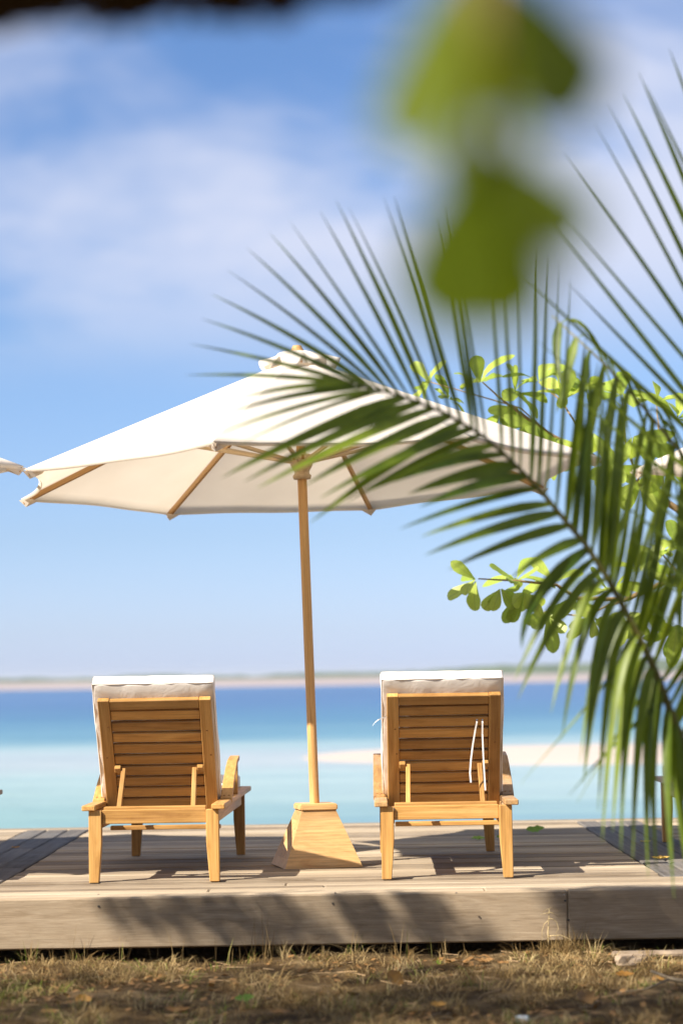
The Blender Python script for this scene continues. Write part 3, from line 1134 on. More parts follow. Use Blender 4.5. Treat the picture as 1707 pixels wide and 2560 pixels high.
RACH = [(1800, 2050), (1752, 1960), (1707, 1857), (1670, 1765), (1637, 1677), (1599, 1598), (1553, 1510), (1511, 1434), (1461, 1359), (1414, 1304), (1361, 1239),
        (1307, 1182), (1252, 1128), (1192, 1080), (1110, 1032), (1035, 1002), (960, 978), (900, 965), (850, 957)]
UP = [((862, 957), (463, 938)), ((885, 961), (476, 860)), ((908, 966), (504, 797)), ((930, 971), (528, 735)), ((952, 977), (568, 675)),
      ((975, 983), (617, 620)), ((1000, 992), (673, 582)), ((1025, 1000), (724, 553)), ((1052, 1008), (800, 528)), ((1075, 1017), (840, 501)),
      ((1095, 1026), (871, 517)), ((1125, 1040), (958, 490)), ((1145, 1052), (985, 490)), ((1175, 1070), (1089, 544)), ((1195, 1082), (1108, 512)),
      ((1215, 1097), (1127, 544)), ((1252, 1128), (1221, 631)), ((1280, 1155), (1257, 653)), ((1300, 1175), (1295, 626)), ((1325, 1200), (1344, 620)),
      ((1345, 1222), (1372, 642)), ((1361, 1239), (1399, 653)), ((1390, 1275), (1426, 697)), ((1414, 1304), (1440, 850)), ((1440, 1335), (1475, 870)),
      ((1461, 1359), (1500, 930)), ((1490, 1405), (1540, 960)), ((1511, 1434), (1580, 1000)), ((1535, 1475), (1620, 1060)), ((1553, 1510), (1660, 1090)),
      ((1580, 1560), (1690, 1150)), ((1599, 1598), (1720, 1200)), ((1620, 1640), (1760, 1260)), ((1650, 1710), (1800, 1350)), ((1672, 1770), (1830, 1430)),
      ((1690, 1815), (1850, 1520))]
DOWN = [((880, 962), (585, 1000)), ((910, 968), (560, 1035)), ((935, 973), (545, 1085)), ((960, 980), (600, 1110)), ((1010, 995), (553, 1195)),
        ((1050, 1008), (610, 1205)), ((1085, 1022), (641, 1222)), ((1120, 1040), (760, 1215)), ((1150, 1055), (774, 1308)), ((1180, 1072), (800, 1245)),
        ((1205, 1090), (862, 1258)), ((1235, 1112), (890, 1240)), ((1265, 1140), (985, 1205)), ((1290, 1165), (1020, 1235)), ((1320, 1195), (1047, 1268)),
        ((1345, 1225), (998, 1323)), ((1380, 1262), (1052, 1342)), ((1400, 1288), (1062, 1388)), ((1420, 1310), (1120, 1424)), ((1450, 1345), (1275, 1447))]
DROOP = [((1470, 1372), (1300, 1490), (1303, 1622)), ((1485, 1395), (1380, 1480), (1284, 1702)), ((1500, 1418), (1390, 1510), (1293, 1750)),
         ((1515, 1442), (1450, 1470), (1376, 1784)), ((1530, 1468), (1450, 1520), (1403, 1850)), ((1545, 1495), (1500, 1500), (1448, 1910)),
         ((1560, 1522), (1490, 1590), (1458, 1960)), ((1575, 1550), (1520, 1560), (1494, 2030)), ((1590, 1580), (1530, 1650), (1504, 2108)),
         ((1603, 1606), (1560, 1640), (1530, 2080)), ((1615, 1632), (1560, 1720), (1551, 2135)), ((1628, 1660), (1590, 1760), (1580, 2150)),
         ((1642, 1692), (1610, 1800), (1619, 2195)), ((1655, 1728), (1620, 1850), (1640, 2180)), ((1668, 1762), (1660, 1900), (1684, 2247)),
         ((1680, 1790), (1690, 1950), (1725, 2230)), ((1695, 1828), (1720, 1960), (1760, 2260)), ((1600, 1600), (1560, 1660), (1300, 1960)),
         ((1640, 1690), (1600, 1730), (1440, 2010)), ((1660, 1745), (1580, 1800), (1420, 1990))]
rl = random.Random(21)
lf = []
for i, (a, t_) in enumerate(UP):
    if i > 22:
        t_ = (t_[0] + rl.uniform(-30, 30), t_[1] + rl.uniform(-90, 80))
    dx, dy = t_[0] - a[0], t_[1] - a[1]
    cxp, cyp = a[0] + dx * 0.5 + rl.uniform(-6, 6), a[1] + dy * 0.5 - (14 if i < 12 else 0) + rl.uniform(-6, 6)
    lf.append((*a, cxp, cyp, *t_, 0.22 + rl.uniform(-.08, .08), 0.0185 if i < 23 else rl.uniform(0.018, 0.026), R(rl.uniform(45, 66)) if i < 23 else R(rl.uniform(25, 58))))
    if i > 22:                               # denser where the frond is widest
        lf.append((a[0] + 14, a[1] + 18, cxp + 22, cyp + rl.uniform(-10, 10), t_[0] + rl.uniform(-30, 50), t_[1] + rl.uniform(-40, 170), 0.12 + rl.uniform(-.1, .1), rl.uniform(0.017, 0.025), R(rl.uniform(20, 58))))
for i, (a, t_) in enumerate(DOWN):
    dx, dy = t_[0] - a[0], t_[1] - a[1]
    lf.append((*a, a[0] + dx * 0.5, a[1] + dy * 0.5 - 22 + rl.uniform(-5, 5), *t_, -0.30 + rl.uniform(-.10, .10), 0.013 if i < 4 else rl.uniform(0.019, 0.029), R(rl.uniform(5, 48))))
for i, (a, c_, t_) in enumerate(DROOP):
    lf.append((*a, *c_, *t_, -0.12 + rl.uniform(-.06, .06), (0.021 if i % 3 else 0.026) if i < 17 else 0.009, R(rl.uniform(10, 50))))
frond(RACH, 8.1, 7.75, lf)

RACH3 = [(1885, 2120), (1835, 1700), (1805, 1350), (1792, 1050), (1800, 750), (1830, 450), (1880, 200), (1960, 0), (2060, -150)]
L3 = [((1795, 1165), (1288, 671)), ((1795, 1110), (1419, 707)), ((1790, 1085), (1361, 536)), ((1790, 1000), (1397, 527)), ((1790, 930), (1410, 381)),
      ((1795, 880), (1486, 310)), ((1797, 830), (1519, 261)), ((1800, 760), (1557, 234)), ((1800, 700), (1595, 180)), ((1810, 640), (1611, 207)),
      ((1815, 560), (1671, 120)), ((1830, 450), (1720, 60)), ((1797, 1230), (1340, 850)), ((1800, 1290), (1400, 960)), ((1805, 1350), (1440, 1030)),
      ((1808, 1400), (1500, 1130)), ((1812, 1460), (1520, 1230)), ((1820, 1530), (1560, 1330)), ((1825, 1600), (1600, 1400)), ((1830, 1680), (1610, 1500))]
lf = []
for i, (a, t_) in enumerate(L3):
    dx, dy = t_[0] - a[0], t_[1] - a[1]
    lf.append((*a, a[0] + dx * 0.5 + 14, a[1] + dy * 0.5 + 18, *t_, -0.15 + rl.uniform(-.15, .15), 0.029 if i in (2, 4, 6) else (0.020 if i < 12 else 0.012), R(rl.uniform(35, 60))))
    lf.append((a[0], a[1], a[0] + 160, a[1] - 150, a[0] + 480, a[1] - 330, 0.35, 0.02, R(45)))
frond(RACH3, 7.95, 8.6, lf)
# frond whose leaflets hang straight down between the other two
RACH2 = [(1905, 1900), (1860, 1500), (1800, 1290), (1700, 1130), (1600, 1010), (1510, 910), (1440, 845), (1380, 790)]
L2 = [((1440, 845), (1412, 1040)), ((1475, 875), (1442, 1130)), ((1510, 910), (1440, 1250)), ((1540, 940), (1500, 1330)), ((1575, 980), (1490, 1420)),
      ((1610, 1020), (1560, 1450)), ((1640, 1060), (1600, 1520)), ((1680, 1105), (1640, 1560)), ((1720, 1155), (1690, 1650)), ((1400, 805), (1385, 960))]
lf = []
for i, (a, t_) in enumerate(L2):
    dx, dy = t_[0] - a[0], t_[1] - a[1]
    q_ = rl.uniform(-45, 45)
    lf.append((*a, a[0] + dx * 0.3 - 15, a[1] + dy * 0.5, t_[0] + q_, t_[1] + rl.uniform(-50, 50), -0.1 + rl.uniform(-.1, .1), rl.uniform(0.014, 0.026), R(rl.uniform(15, 60))))
    lf.append((*a, a[0] + 60, a[1] - 60, a[0] + rl.uniform(60, 190), a[1] + rl.uniform(200, 420), 0.2, rl.uniform(0.008, 0.013), R(rl.uniform(30, 60))))
frond(RACH2, 8.3, 8.75, lf, 0.013, 0.002)


# ------------------------------------------------------------------ sea almond tree with rosettes of round-ended leaves
def obovate(curl, fold, seed):
    rs = random.Random(seed)
    prof = [(0, 0.012), (0.12, 0.05), (0.3, 0.13), (0.5, 0.21), (0.68, 0.265), (0.82, 0.26), (0.93, 0.19), (0.985, 0.09), (1.0, 0.0)]
    v, f = [], []
    for (x, w) in prof:
        z = -curl * x * x + 0.015 * math.sin(9 * x + seed)
        wy = w * (1 + rs.uniform(-0.05, 0.05))
        v += [(x, -wy, z + fold * w + 0.01 * rs.uniform(-1, 1)), (x, 0, z), (x, wy, z + fold * w + 0.01 * rs.uniform(-1, 1))]
    for i in range(len(prof) - 1):
        a = 3 * i
        f += [(a, a + 1, a + 4, a + 3), (a + 1, a + 2, a + 5, a + 4)]
    return mesh('leaf', v, f, True)


alm = thing('almond_tree', 'sea almond tree reaching bright rounded leaves in behind the palm', 'tree', (3.9, 18.0, -0.35))
AO = Vector((3.9, 18.0, -0.35))
AD = 14.9
link('trunk', tube_mesh('trunk', [(0, 0, -0.3), (-0.05, 0, 0.8), (0.02, -0.1, 2.0), (-0.1, -0.3, 3.2)], [0.17, 0.14, 0.12, 0.09], 12), alm, BARK)
variants = [obovate(0.18 * k + 0.02, 0.12 + 0.08 * (k % 3), k) for k in range(6)]
for v_ in variants:
    v_.materials.append(ALMOND)
ra = random.Random(5)


def twig(pxs, d0, d1, r0, r1, name='branch'):
    pts = [P(a, b_, d0 + (d1 - d0) * i / (len(pxs) - 1)) - AO for i, (a, b_) in enumerate(pxs)]
    return link(name, tube_mesh(name, pts, [r0 + (r1 - r0) * i / (len(pts) - 1) for i in range(len(pts))], 7), alm, TWIG)


for pts_, ra_ in (([(-0.05, 0, 0.9), (-0.5, -1.0, 1.5), P(1820, 1420, 15.3) - AO], [0.07, 0.05, 0.03]),
                  ([(0.02, -0.1, 2.0), (-0.3, -1.1, 2.2), P(1800, 1370, 15.2) - AO], [0.08, 0.05, 0.028])):
    link('limb', tube_mesh('limb', pts_, ra_, 9), alm, BARK)
twig([(1800, 1370), (1720, 1290), (1600, 1215), (1480, 1140), (1380, 1090), (1310, 1040), (1255, 1000), (1205, 955)], 15.2, AD, 0.026, 0.004)
twig([(1380, 1090), (1300, 1020), (1180, 985), (1075, 955)], 15.0, 14.8, 0.006, 0.003, 'twig')
twig([(1600, 1215), (1560, 1100), (1555, 1000)], 15.0, 14.7, 0.010, 0.004, 'twig')
twig([(1660, 1250), (1650, 1120), (1640, 1010)], 15.1, 15.4, 0.010, 0.004, 'twig')
twig([(1480, 1140), (1440, 1060), (1400, 1000), (1345, 955)], 14.9, 15.2, 0.009, 0.004, 'twig')
twig([(1820, 1420), (1700, 1440), (1560, 1500), (1440, 1495), (1390, 1462), (1290, 1452), (1195, 1447)], 15.3, 14.7, 0.022, 0.004)
twig([(1560, 1500), (1450, 1540), (1360, 1530)], 15.0, 15.2, 0.008, 0.004, 'twig')
twig([(1700, 1440), (1650, 1380), (1600, 1420)], 15.2, 15.4, 0.008, 0.004, 'twig')
ROS = [(1075, 958, 150, .9), (1200, 958, 110, 1.1), (1120, 1000, 60, .7), (1285, 985, 40, 1.0), (1345, 955, 95, 1.0), (1290, 1015, 240, .9), (1410, 1000, 80, 1.0), (1470, 985, 90, 1.0),
       (1555, 990, 100, 1.15), (1640, 1005, 80, 1.1), (1690, 1050, 60, 1.1), (1400, 1095, 250, 1.0), (1480, 1080, 280, 1.0), (1580, 1090, 270, 1.1),
       (1660, 1140, 280, 1.1), (1340, 1060, 230, .9), (1530, 1160, 270, 1.0), (1600, 1200, 260, 1.0), (1250, 1030, 250, .8),
       (1190, 1450, 190, 1.05), (1290, 1452, 100, 1.0), (1385, 1455, 90, 1.05), (1310, 1480, 270, 1.0), (1440, 1490, 270, 1.0), (1370, 1530, 260, .95),
       (1520, 1480, 90, 1.0), (1600, 1430, 100, 1.0), (1690, 1470, 80, 1.1), (1650, 1385, 100, 1.0), (1610, 1530, 270, 1.0), (1690, 1560, 270, 1.0), (1250, 1470, 270, .8),
       (1700, 1380, 60, 1.0), (1560, 1540, 250, .9), (1480, 1540, 260, .8)]
for (px, py, dirdeg, sc_) in ROS:
    c_ = P(px, py, AD + ra.uniform(-0.25, 0.3)) - AO
    axis = Vector((math.cos(R(dirdeg)), ra.uniform(-0.4, 0.2), math.sin(R(dirdeg)))).normalized()
    n = ra.randint(6, 8)
    e1 = axis.orthogonal().normalized()
    e2 = axis.cross(e1)
    off = ra.uniform(0, 6)
    for k in range(n):
        w = off + k * 2.4
        spread = ra.uniform(0.55, 1.25)
        d = (axis * math.cos(spread) + (e1 * math.cos(w) + e2 * math.sin(w)) * math.sin(spread)).normalized()
        d.z -= 0.18
        d.normalize()
        L_ = sc_ * ra.uniform(0.145, 0.215)
        up = (axis + Vector((ra.uniform(-.5, .5), -0.9 + ra.uniform(-.6, .5), 0.45)))
        if abs(up.normalized().dot(d)) > 0.97:
            up = up + Vector((0.3, -0.6, 0.2))
        o = link('leaf', ra.choice(variants), alm)
        o.matrix_local = frame(c_ + d * 0.01, d, up) @ Matrix.Diagonal((L_, L_ * ra.uniform(0.72, 1.0), L_, 1))

# ------------------------------------------------------------------ near branch hanging into the top of the view, out of focus
nt = thing('hanging_branch_tree', 'blurred green leaves of a tree branch hanging close at the top', 'tree', (1.7, 0.5, GROUND_Z))
NO = Vector((1.7, 0.5, GROUND_Z))
ND = 1.28
link('trunk', tube_mesh('trunk', [(0, 0, -0.1), (0.03, 0.02, 0.9), (-0.05, 0.05, 1.9), (-0.15, 0.2, 2.6)], [0.09, 0.075, 0.06, 0.045], 12), nt, BARK)
tpt = P(1215, -260, ND) - NO
link('limb', tube_mesh('limb', [(-0.05, 0.05, 1.9), (-0.6, 0.4, 2.25), (-1.1, 0.8, 2.1), tpt], [0.045, 0.03, 0.015, 0.004], 9), nt, BARK)
link('twig', tube_mesh('twig', [tpt, P(1215, 0, ND) - NO, P(1215, 250, ND) - NO, P(1225, 420, ND) - NO], [0.0050, 0.0045, 0.004, 0.003], 7), nt, TWIG)
nvar = obovate(0.12, 0.10, 12)
nvar.materials.append(NEAR_LEAF)


def near_leaf(a, b_, wscale, face, d0=0.0, d1=0.0):
    p0, p1 = P(a[0], a[1], ND + d0) - NO, P(b_[0], b_[1], ND + d1) - NO
    L_ = (p1 - p0).length
    o = link('leaf', nvar, nt)
    o.matrix_local = frame(p0, p1 - p0, face) @ Matrix.Diagonal((L_, L_ * wscale, L_, 1))


near_leaf((1170, -110), (985, 365), 1.1, (-0.6, -0.7, 0.35))
near_leaf((1215, -120), (1490, 290), 1.55, (0.35, -0.8, 0.5), 0, 0.02)
near_leaf((1205, -130), (1270, 300), 1.15, (0.2, -1, 0.2), 0.01, 0.05)
near_leaf((1210, -160), (1150, 190), 1.5, (-0.1, -1, 0.3), 0.03, 0.06)
near_leaf((1215, 340), (1475, 610), 1.35, (0.3, -0.8, 0.5))
near_leaf((1200, 340), (1105, 840), 1.15, (-0.3, -1, 0.2), 0.0, 0.03)
near_leaf((1210, 200), (1090, 470), 0.7, (-0.5, -0.8, 0.3), 0.03, 0.06)
near_leaf((1215, 180), (1330, 400), 0.55, (0.5, -0.8, 0.1), 0.05, 0.08)
near_leaf((1228, 390), (1290, 840), 1.1, (0.3, -1, 0.1), 0.02, 0.05)

# ------------------------------------------------------------------ thatched shelter the view is taken from: its eave darkens the top left corner
sh = thing('thatched_shelter', 'dark thatched eave blurred along the top left corner', 'shelter', (-2.6, 1.6, GROUND_Z))
SO = Vector((-2.6, 1.6, GROUND_Z))
EY = 2.2
ev, ef = [], []
rt = random.Random(9)
xe0, xe1 = -4.6, 0.055
nst = 1100
for i in range(nst):
    x = xe0 + (xe1 - xe0) * (i + rt.random()) / nst
    low = 1.630 + 0.004 * math.sin(9.0 * x + 1.0) + 0.003 * math.sin(23 * x) + max(0, x + 0.05) * 0.16
    for lay in range(2):
        yb = EY - 0.03 + rt.uniform(-0.03, 0.05) - 0.10 * lay
        z0 = low + rt.uniform(-0.001, 0.004)
        w = 0.006 + 0.004 * rt.random()
        k = len(ev)
        top = 0.30
        ev += [(x - w, yb, z0), (x + w, yb - 0.004, z0), (x + w, yb - top * 1.6, z0 + top), (x - w, yb - top * 1.6, z0 + top)]
        ef.append((k, k + 1, k + 2, k + 3))
ev = [Vector(p) - SO for p in ev]
struct(link('thatch_fringe', mesh('thatch_fringe', ev, ef), sh, THATCH), 'stuff')
roof = []
for (x, y_, z) in ((xe0, EY - 0.03, 1.64), (xe1, EY - 0.03, 1.655), (xe1, 1.45, 2.12), (xe0, 1.45, 2.12)):
    roof.append(Vector((x, y_, z)) - SO)
rb = [p + Vector((0, 0, 0.12)) for p in roof]
link('thatch_roof', mesh('thatch_roof', roof + rb, [(3, 2, 1, 0), (4, 5, 6, 7), (0, 1, 5, 4), (1, 2, 6, 5), (2, 3, 7, 6), (3, 0, 4, 7)]), sh, THATCH)
for x in (-4.3, -1.6):
    for y_, zt in ((2.0, 1.80), (1.55, 2.08)):
        board('post', Vector((x, y_, GROUND_Z - 0.1)) - SO, Vector((x, y_, zt)) - SO, 0.11, 0.11, (0, 1, 0), BARK, sh)

# ------------------------------------------------------------------ tree outside the left of the view whose crown dapples the ground
st = thing('shade_tree', 'leafy tree left of the view that dapples the ground with shade', 'tree', (-6.3, 5.0, GROUND_Z))
TO = Vector((-6.3, 5.0, GROUND_Z))
link('trunk', tube_mesh('trunk', [(0, 0, -0.2), (0.1, 0.1, 1.2), (0.0, 0.3, 2.6), (0.4, 0.6, 4.2)], [0.2, 0.16, 0.14, 0.10], 12), st, BARK)
for e_ in ((2.2, 2.0, 5.2), (1.0, 3.2, 5.4), (3.4, 0.6, 5.6), (-1.0, 1.5, 5.3)):
    link('limb', tube_mesh('limb', [(0.0, 0.3, 2.6), Vector(e_) * 0.6 + Vector((0, 0, 0.4)), e_], [0.09, 0.06, 0.02], 8), st, BARK)
# crown: leaf clumps placed along the sun's rays that end on the shaded patches of ground and front board
SHADE = []
rs_ = random.Random(31)
for (x, z, rad) in ((-1.12, -.03, .07), (-.98, -.04, .09), (-.82, -.06, .10), (-.70, -.10, .09), (-.60, -.17, .06), (-.62, -.03, .08), (-.46, -.09, .11), (-.40, -.20, .09),
                    (-.29, -.10, .10), (-.14, -.18, .11), (.05, -.08, .12), (.20, -.16, .12), (.36, -.08, .11), (.40, -.20, .09), (.57, -.21, .07), (.66, -.22, .05),
                    (1.12, -.05, .08), (1.14, -.15, .09), (1.22, -.2, .09), (1.28, -.07, .12), (1.40, -.16, .13), (1.52, -.08, .13), (1.62, -.05, .08)):
    SHADE.append((Vector((x, 11.448, z)), rad * (1.0 if x > 1.1 else 0.66), int((10500 if x > 1.1 else 4300) * rad * rad) + 4))
for (x, y_, rad) in ((-.75, 11.50, .06), (-.5, 11.56, .06), (-.28, 11.60, .05), (.02, 11.52, .06), (.2, 11.55, .05), (.9, 11.5, .05), (1.2, 11.55, .06), (1.4, 11.6, .05), (1.55, 11.5, .07)):
    SHADE.append((Vector((x, y_, 0)), rad, 7))
for (px, py, d_) in [(x_, y_, 7.95) for x_ in range(500, 1420, 110) for y_ in range(560, 1000, 110) if y_ > 1100 - x_ * 0.62 and not (y_ > 850 and x_ < 1200)] + \
                    [(x_, y_, 8.5) for x_ in range(1440, 1760, 80) for y_ in range(880, 1700, 95)] + \
                    [(x_, y_, 8.35) for x_ in range(1330, 1740, 90) for y_ in range(1500, 2150, 95) if y_ > 1500 + (1450 - x_) * 1.2]:
    if rs_.random() < (0.96 if d_ == 8.5 else 0.74):
        SHADE.append((P(px + rs_.uniform(-30, 30), py + rs_.uniform(-30, 30), d_), rs_.uniform(0.09, 0.13), 46))
for i in range(90):
    x, y_ = rs_.uniform(-2.2, 2.3), rs_.uniform(7.6, 11.0)
    SHADE.append((Vector((x, y_, GROUND_Z)), rs_.uniform(0.10, 0.34), rs_.randint(40, 130)))
for i in range(62):
    SHADE.append((Vector((rs_.uniform(-2.0, 2.2), rs_.uniform(8.0, 10.3), GROUND_Z)), rs_.uniform(0.25, 0.4), 120))
cv, cf = [], []
OPEN = [P(x_, y_, 7.6) for x_, y_ in ((620, 1140), (760, 1130), (900, 1130), (1040, 1130), (1160, 1160), (1120, 1300), (1560, 1950), (1640, 2050))]   # where the crown has a gap
for (c_, rad, cnt) in SHADE:
    if min((q_ - c_).cross(SUN_DIR).length for q_ in OPEN) < rad * 0.8 + 0.10:
        continue
    hgt = rs_.uniform(4.8, 6.4)
    ctr = c_ + SUN_DIR * ((hgt) / SUN_DIR.z)
    for k in range(cnt):
        q = Vector((rs_.gauss(0, 1), rs_.gauss(0, 1), rs_.gauss(0, 1))) * (rad * 0.62)
        p = ctr + q - TO
        d = Vector((rs_.uniform(-1, 1), rs_.uniform(-1, 1), rs_.uniform(-0.6, 0.3))).normalized()
        s = d.cross(Vector((rs_.uniform(-.4, .4), rs_.uniform(-.4, .4), 1))).normalized()
        L_ = rs_.uniform(0.05, 0.085)
        k0 = len(cv)
        cv += [p, p + d * L_ * 0.5 + s * L_ * 0.28, p + d * L_, p + d * L_ * 0.5 - s * L_ * 0.28]
        cf.append((k0, k0 + 1, k0 + 2, k0 + 3))
struct(link('crown', mesh('crown', cv, cf), st, SHADE_LEAF), 'stuff')

# ------------------------------------------------------------------ foliage added behind the viewer, unseen, to dim sky light from that side
wv, wf = [], []
rw = random.Random(77)
for k in range(34):
    a = R(rw.uniform(-78, 78)) + R(180)
    rr_ = rw.uniform(11, 17)
    cxw, cyw = math.sin(a) * rr_, 4 + math.cos(a) * rr_
    hw_ = rw.uniform(5.5, 8.5)
    for q in range(620):
        d = Vector((rw.gauss(0, 1), rw.gauss(0, 1), rw.gauss(0, 1)))
        p = Vector((cxw + d.x * 1.5, cyw + d.y * 1.5, hw_ * 0.52 + d.z * hw_ * 0.24))
        if p.z < GROUND_Z:
            continue
        e1 = Vector((rw.uniform(-1, 1), rw.uniform(-1, 1), rw.uniform(-1, 1))).normalized()
        e2 = e1.orthogonal().normalized()
        sz = rw.uniform(0.16, 0.34)
        k0 = len(wv)
        wv += [p - e1 * sz, p - e2 * sz * 0.5, p + e1 * sz, p + e2 * sz * 0.5]
        wf.append((k0, k0 + 1, k0 + 2, k0 + 3))
struct(link('added_foliage', mesh('added_foliage', wv, wf), None, SHADE_LEAF), 'stuff')

# ------------------------------------------------------------------ dry grass
def blade_geo(x, y_, h, az, ln, w, tone):
    n = len(x)
    z = GROUND_Z + 0.02 * np.sin(2.1 * x + 0.7) * np.sin(1.7 * y_) + 0.012 * np.sin(5.3 * x - 3.1 * y_)
    dx, dy = np.cos(az), np.sin(az)
    sx, sy = -dy, dx
    V = np.zeros((n, 7, 3))
    for j, (s, ww) in enumerate(((0, 0.8), (0.4, 1.0), (0.75, 0.7))):
        hh = h * s * np.cos(ln * (0.45 + 0.5 * s))
        oo = h * s * np.sin(ln * (0.45 + 0.5 * s))
        for q, sg in enumerate((-1, 1)):
            V[:, 2 * j + q, 0] = x + dx * oo + sx * w * ww * sg
            V[:, 2 * j + q, 1] = y_ + dy * oo + sy * w * ww * sg
            V[:, 2 * j + q, 2] = z + hh - 0.004 * (j == 0)
    V[:, 6, 0] = x + dx * h * np.sin(ln)
    V[:, 6, 1] = y_ + dy * h * np.sin(ln)
    V[:, 6, 2] = z + h * np.cos(ln) + 0.003
    b0 = (np.arange(n) * 7)[:, None]
    quads = np.concatenate([b0 + np.array([[0, 1, 3, 2]]), b0 + np.array([[2, 3, 5, 4]])])
    tris = b0 + np.array([[4, 5, 6]])
    return V.reshape(-1, 3), tris, quads, np.repeat(tone, 7)


def edge_dens(x, y_):
    return np.clip(0.35 + 0.65 * np.sin(4.3 * x + 1.0) * np.sin(9.1 * x + 2.0) + (np.abs(x - 1.03) < 0.12) * 0.8, 0.08, 1)


def field_dens(x, y_):
    return np.clip(0.55 + 0.6 * np.sin(2.9 * x + 2.2 * np.sin(1.7 * y_)) * np.sin(3.7 * y_ + 1.5 * np.sin(2.6 * x)), 0.12, 1)


def tufts(nt, per, x0, x1, y0, y1, hmin, hmax, spread, lean, wmin, wmax, dens=None, green=0.05):
    tx, ty = rng.uniform(x0, x1, nt), rng.uniform(y0, y1, nt)
    if dens is not None:
        k = rng.uniform(0, 1, nt) < dens(tx, ty)
        tx, ty = tx[k], ty[k]
    nt = len(tx)
    cnt = rng.integers(per // 3, per, nt)
    idx = np.repeat(np.arange(nt), cnt)
    n = len(idx)
    size = rng.uniform(0.5, 1.3, nt)[idx]
    x = tx[idx] + rng.normal(0, spread, n) * size
    y_ = ty[idx] + rng.normal(0, spread, n) * size
    away = np.arctan2(y_ - ty[idx], x - tx[idx])
    flow = (rng.uniform(0, 2 * np.pi, nt))[idx]
    az = np.where(rng.uniform(0, 1, n) < 0.5, away, flow) + rng.normal(0, 0.7, n)
    h = rng.uniform(hmin, hmax, n) * size
    ln = rng.uniform(lean[0], lean[1], n)
    w = rng.uniform(wmin, wmax, n)
    tt_ = np.clip(rng.normal(0.46, 0.22, nt), 0.02, 0.84)
    gr = rng.uniform(0, 1, nt) < np.where((tx < -1.05) & (ty < 10.7), green * 5, green)
    tt_[gr] = rng.uniform(0.88, 1.0, gr.sum())
    tone = np.clip(tt_[idx] + rng.normal(0, 0.09, n), 0, 1)
    return blade_geo(x, y_, h, az, ln, w, tone)


parts_ = [tufts(3200, 34, -3.0, 3.0, 7.9, 11.36, 0.05, 0.13, 0.034, (1.1, 1.54), 0.0008, 0.0019, field_dens),
          tufts(900, 22, -3.0, 3.0, 7.9, 11.36, 0.03, 0.08, 0.020, (0.5, 1.4), 0.0008, 0.0018, field_dens, 0.12),
          tufts(150, 14, -3.0, 3.0, 11.28, 11.46, 0.04, 0.11, 0.016, (0.10, 1.1), 0.0008, 0.0015, edge_dens, 0.16),
          tufts(60, 4, -3.0, 3.0, 11.28, 11.44, 0.12, 0.20, 0.008, (0.05, 0.45), 0.0008, 0.0012, None, 0.1),
          tufts(14, 40, 0.95, 1.14, 11.28, 11.40, 0.04, 0.12, 0.02, (0.3, 1.35), 0.0008, 0.0016, None, 0.0)]
vv, tt, qq, tn = [], [], [], []
o_ = 0
for a, b_, c_, d in parts_:
    vv.append(a)
    tt.append(b_ + o_)
    qq.append(c_ + o_)
    tn.append(d)
    o_ += len(a)
gm = np_mesh('dry_grass', np.concatenate(vv), np.concatenate(tt), np.concatenate(qq))
at_ = gm.attributes.new('tone', 'FLOAT', 'POINT')
at_.data.foreach_set('value', np.concatenate(tn).astype(np.float32))
struct(link('dry_grass', gm, None, GRASS), 'stuff')

# dead leaf litter too small to pick apart
lv, lq = [], []
for i in range(5200):
    x, y_ = random.uniform(-2.6, 2.6), random.uniform(8.0, 11.35)
    if math.sin(2.2 * x + 0.4) * math.sin(2.9 * y_) + random.uniform(-.7, .7) < 0.1:
        continue
    z = ground_height(x, y_) + 0.004
    a = random.uniform(0, 6.3)
    s = random.uniform(0.006, 0.026)
    d, e = Vector((math.cos(a), math.sin(a), random.uniform(-.3, .5))), Vector((-math.sin(a), math.cos(a), random.uniform(-.3, .5)))
    k = len(lv)
    c_ = Vector((x, y_, z + s * 0.3))
    lv += [c_ - d * s, c_ - e * s * .6, c_ + d * s, c_ + e * s * .6]
    lq.append((k, k + 1, k + 2, k + 3))
struct(link('leaf_litter', mesh('leaf_litter', lv, lq), None, DEAD_LEAF), 'stuff')

# thin dead twigs scattered in the grass
tv, tq = [], []
for i in range(420):
    x, y_ = random.uniform(-2.6, 2.6), random.uniform(8.0, 11.4)
    z = ground_height(x, y_) + random.uniform(0.006, 0.02)
    a = random.uniform(0, 6.3)
    L_ = random.uniform(0.03, 0.13)
    w_ = random.uniform(0.0012, 0.003)
    d, e = Vector((math.cos(a), math.sin(a), random.uniform(-.15, .15))), Vector((-math.sin(a), math.cos(a), 0))
    c_ = Vector((x, y_, z))
    k = len(tv)
    up = Vector((0, 0, w_ * 1.6))
    tv += [c_ - d * L_ / 2 - e * w_, c_ - d * L_ / 2 + e * w_, c_ + d * L_ / 2 + e * w_ * .6, c_ + d * L_ / 2 - e * w_ * .6, c_ - d * L_ / 2 + up, c_ + d * L_ / 2 + up]
    tq += [(k, k + 3, k + 5, k + 4), (k + 1, k + 4, k + 5, k + 2), (k, k + 1, k + 2, k + 3), (k, k + 4, k + 1), (k + 3, k + 2, k + 5)]
struct(link('twig_litter', mesh('twig_litter', tv, tq), None, TWIG), 'stuff')

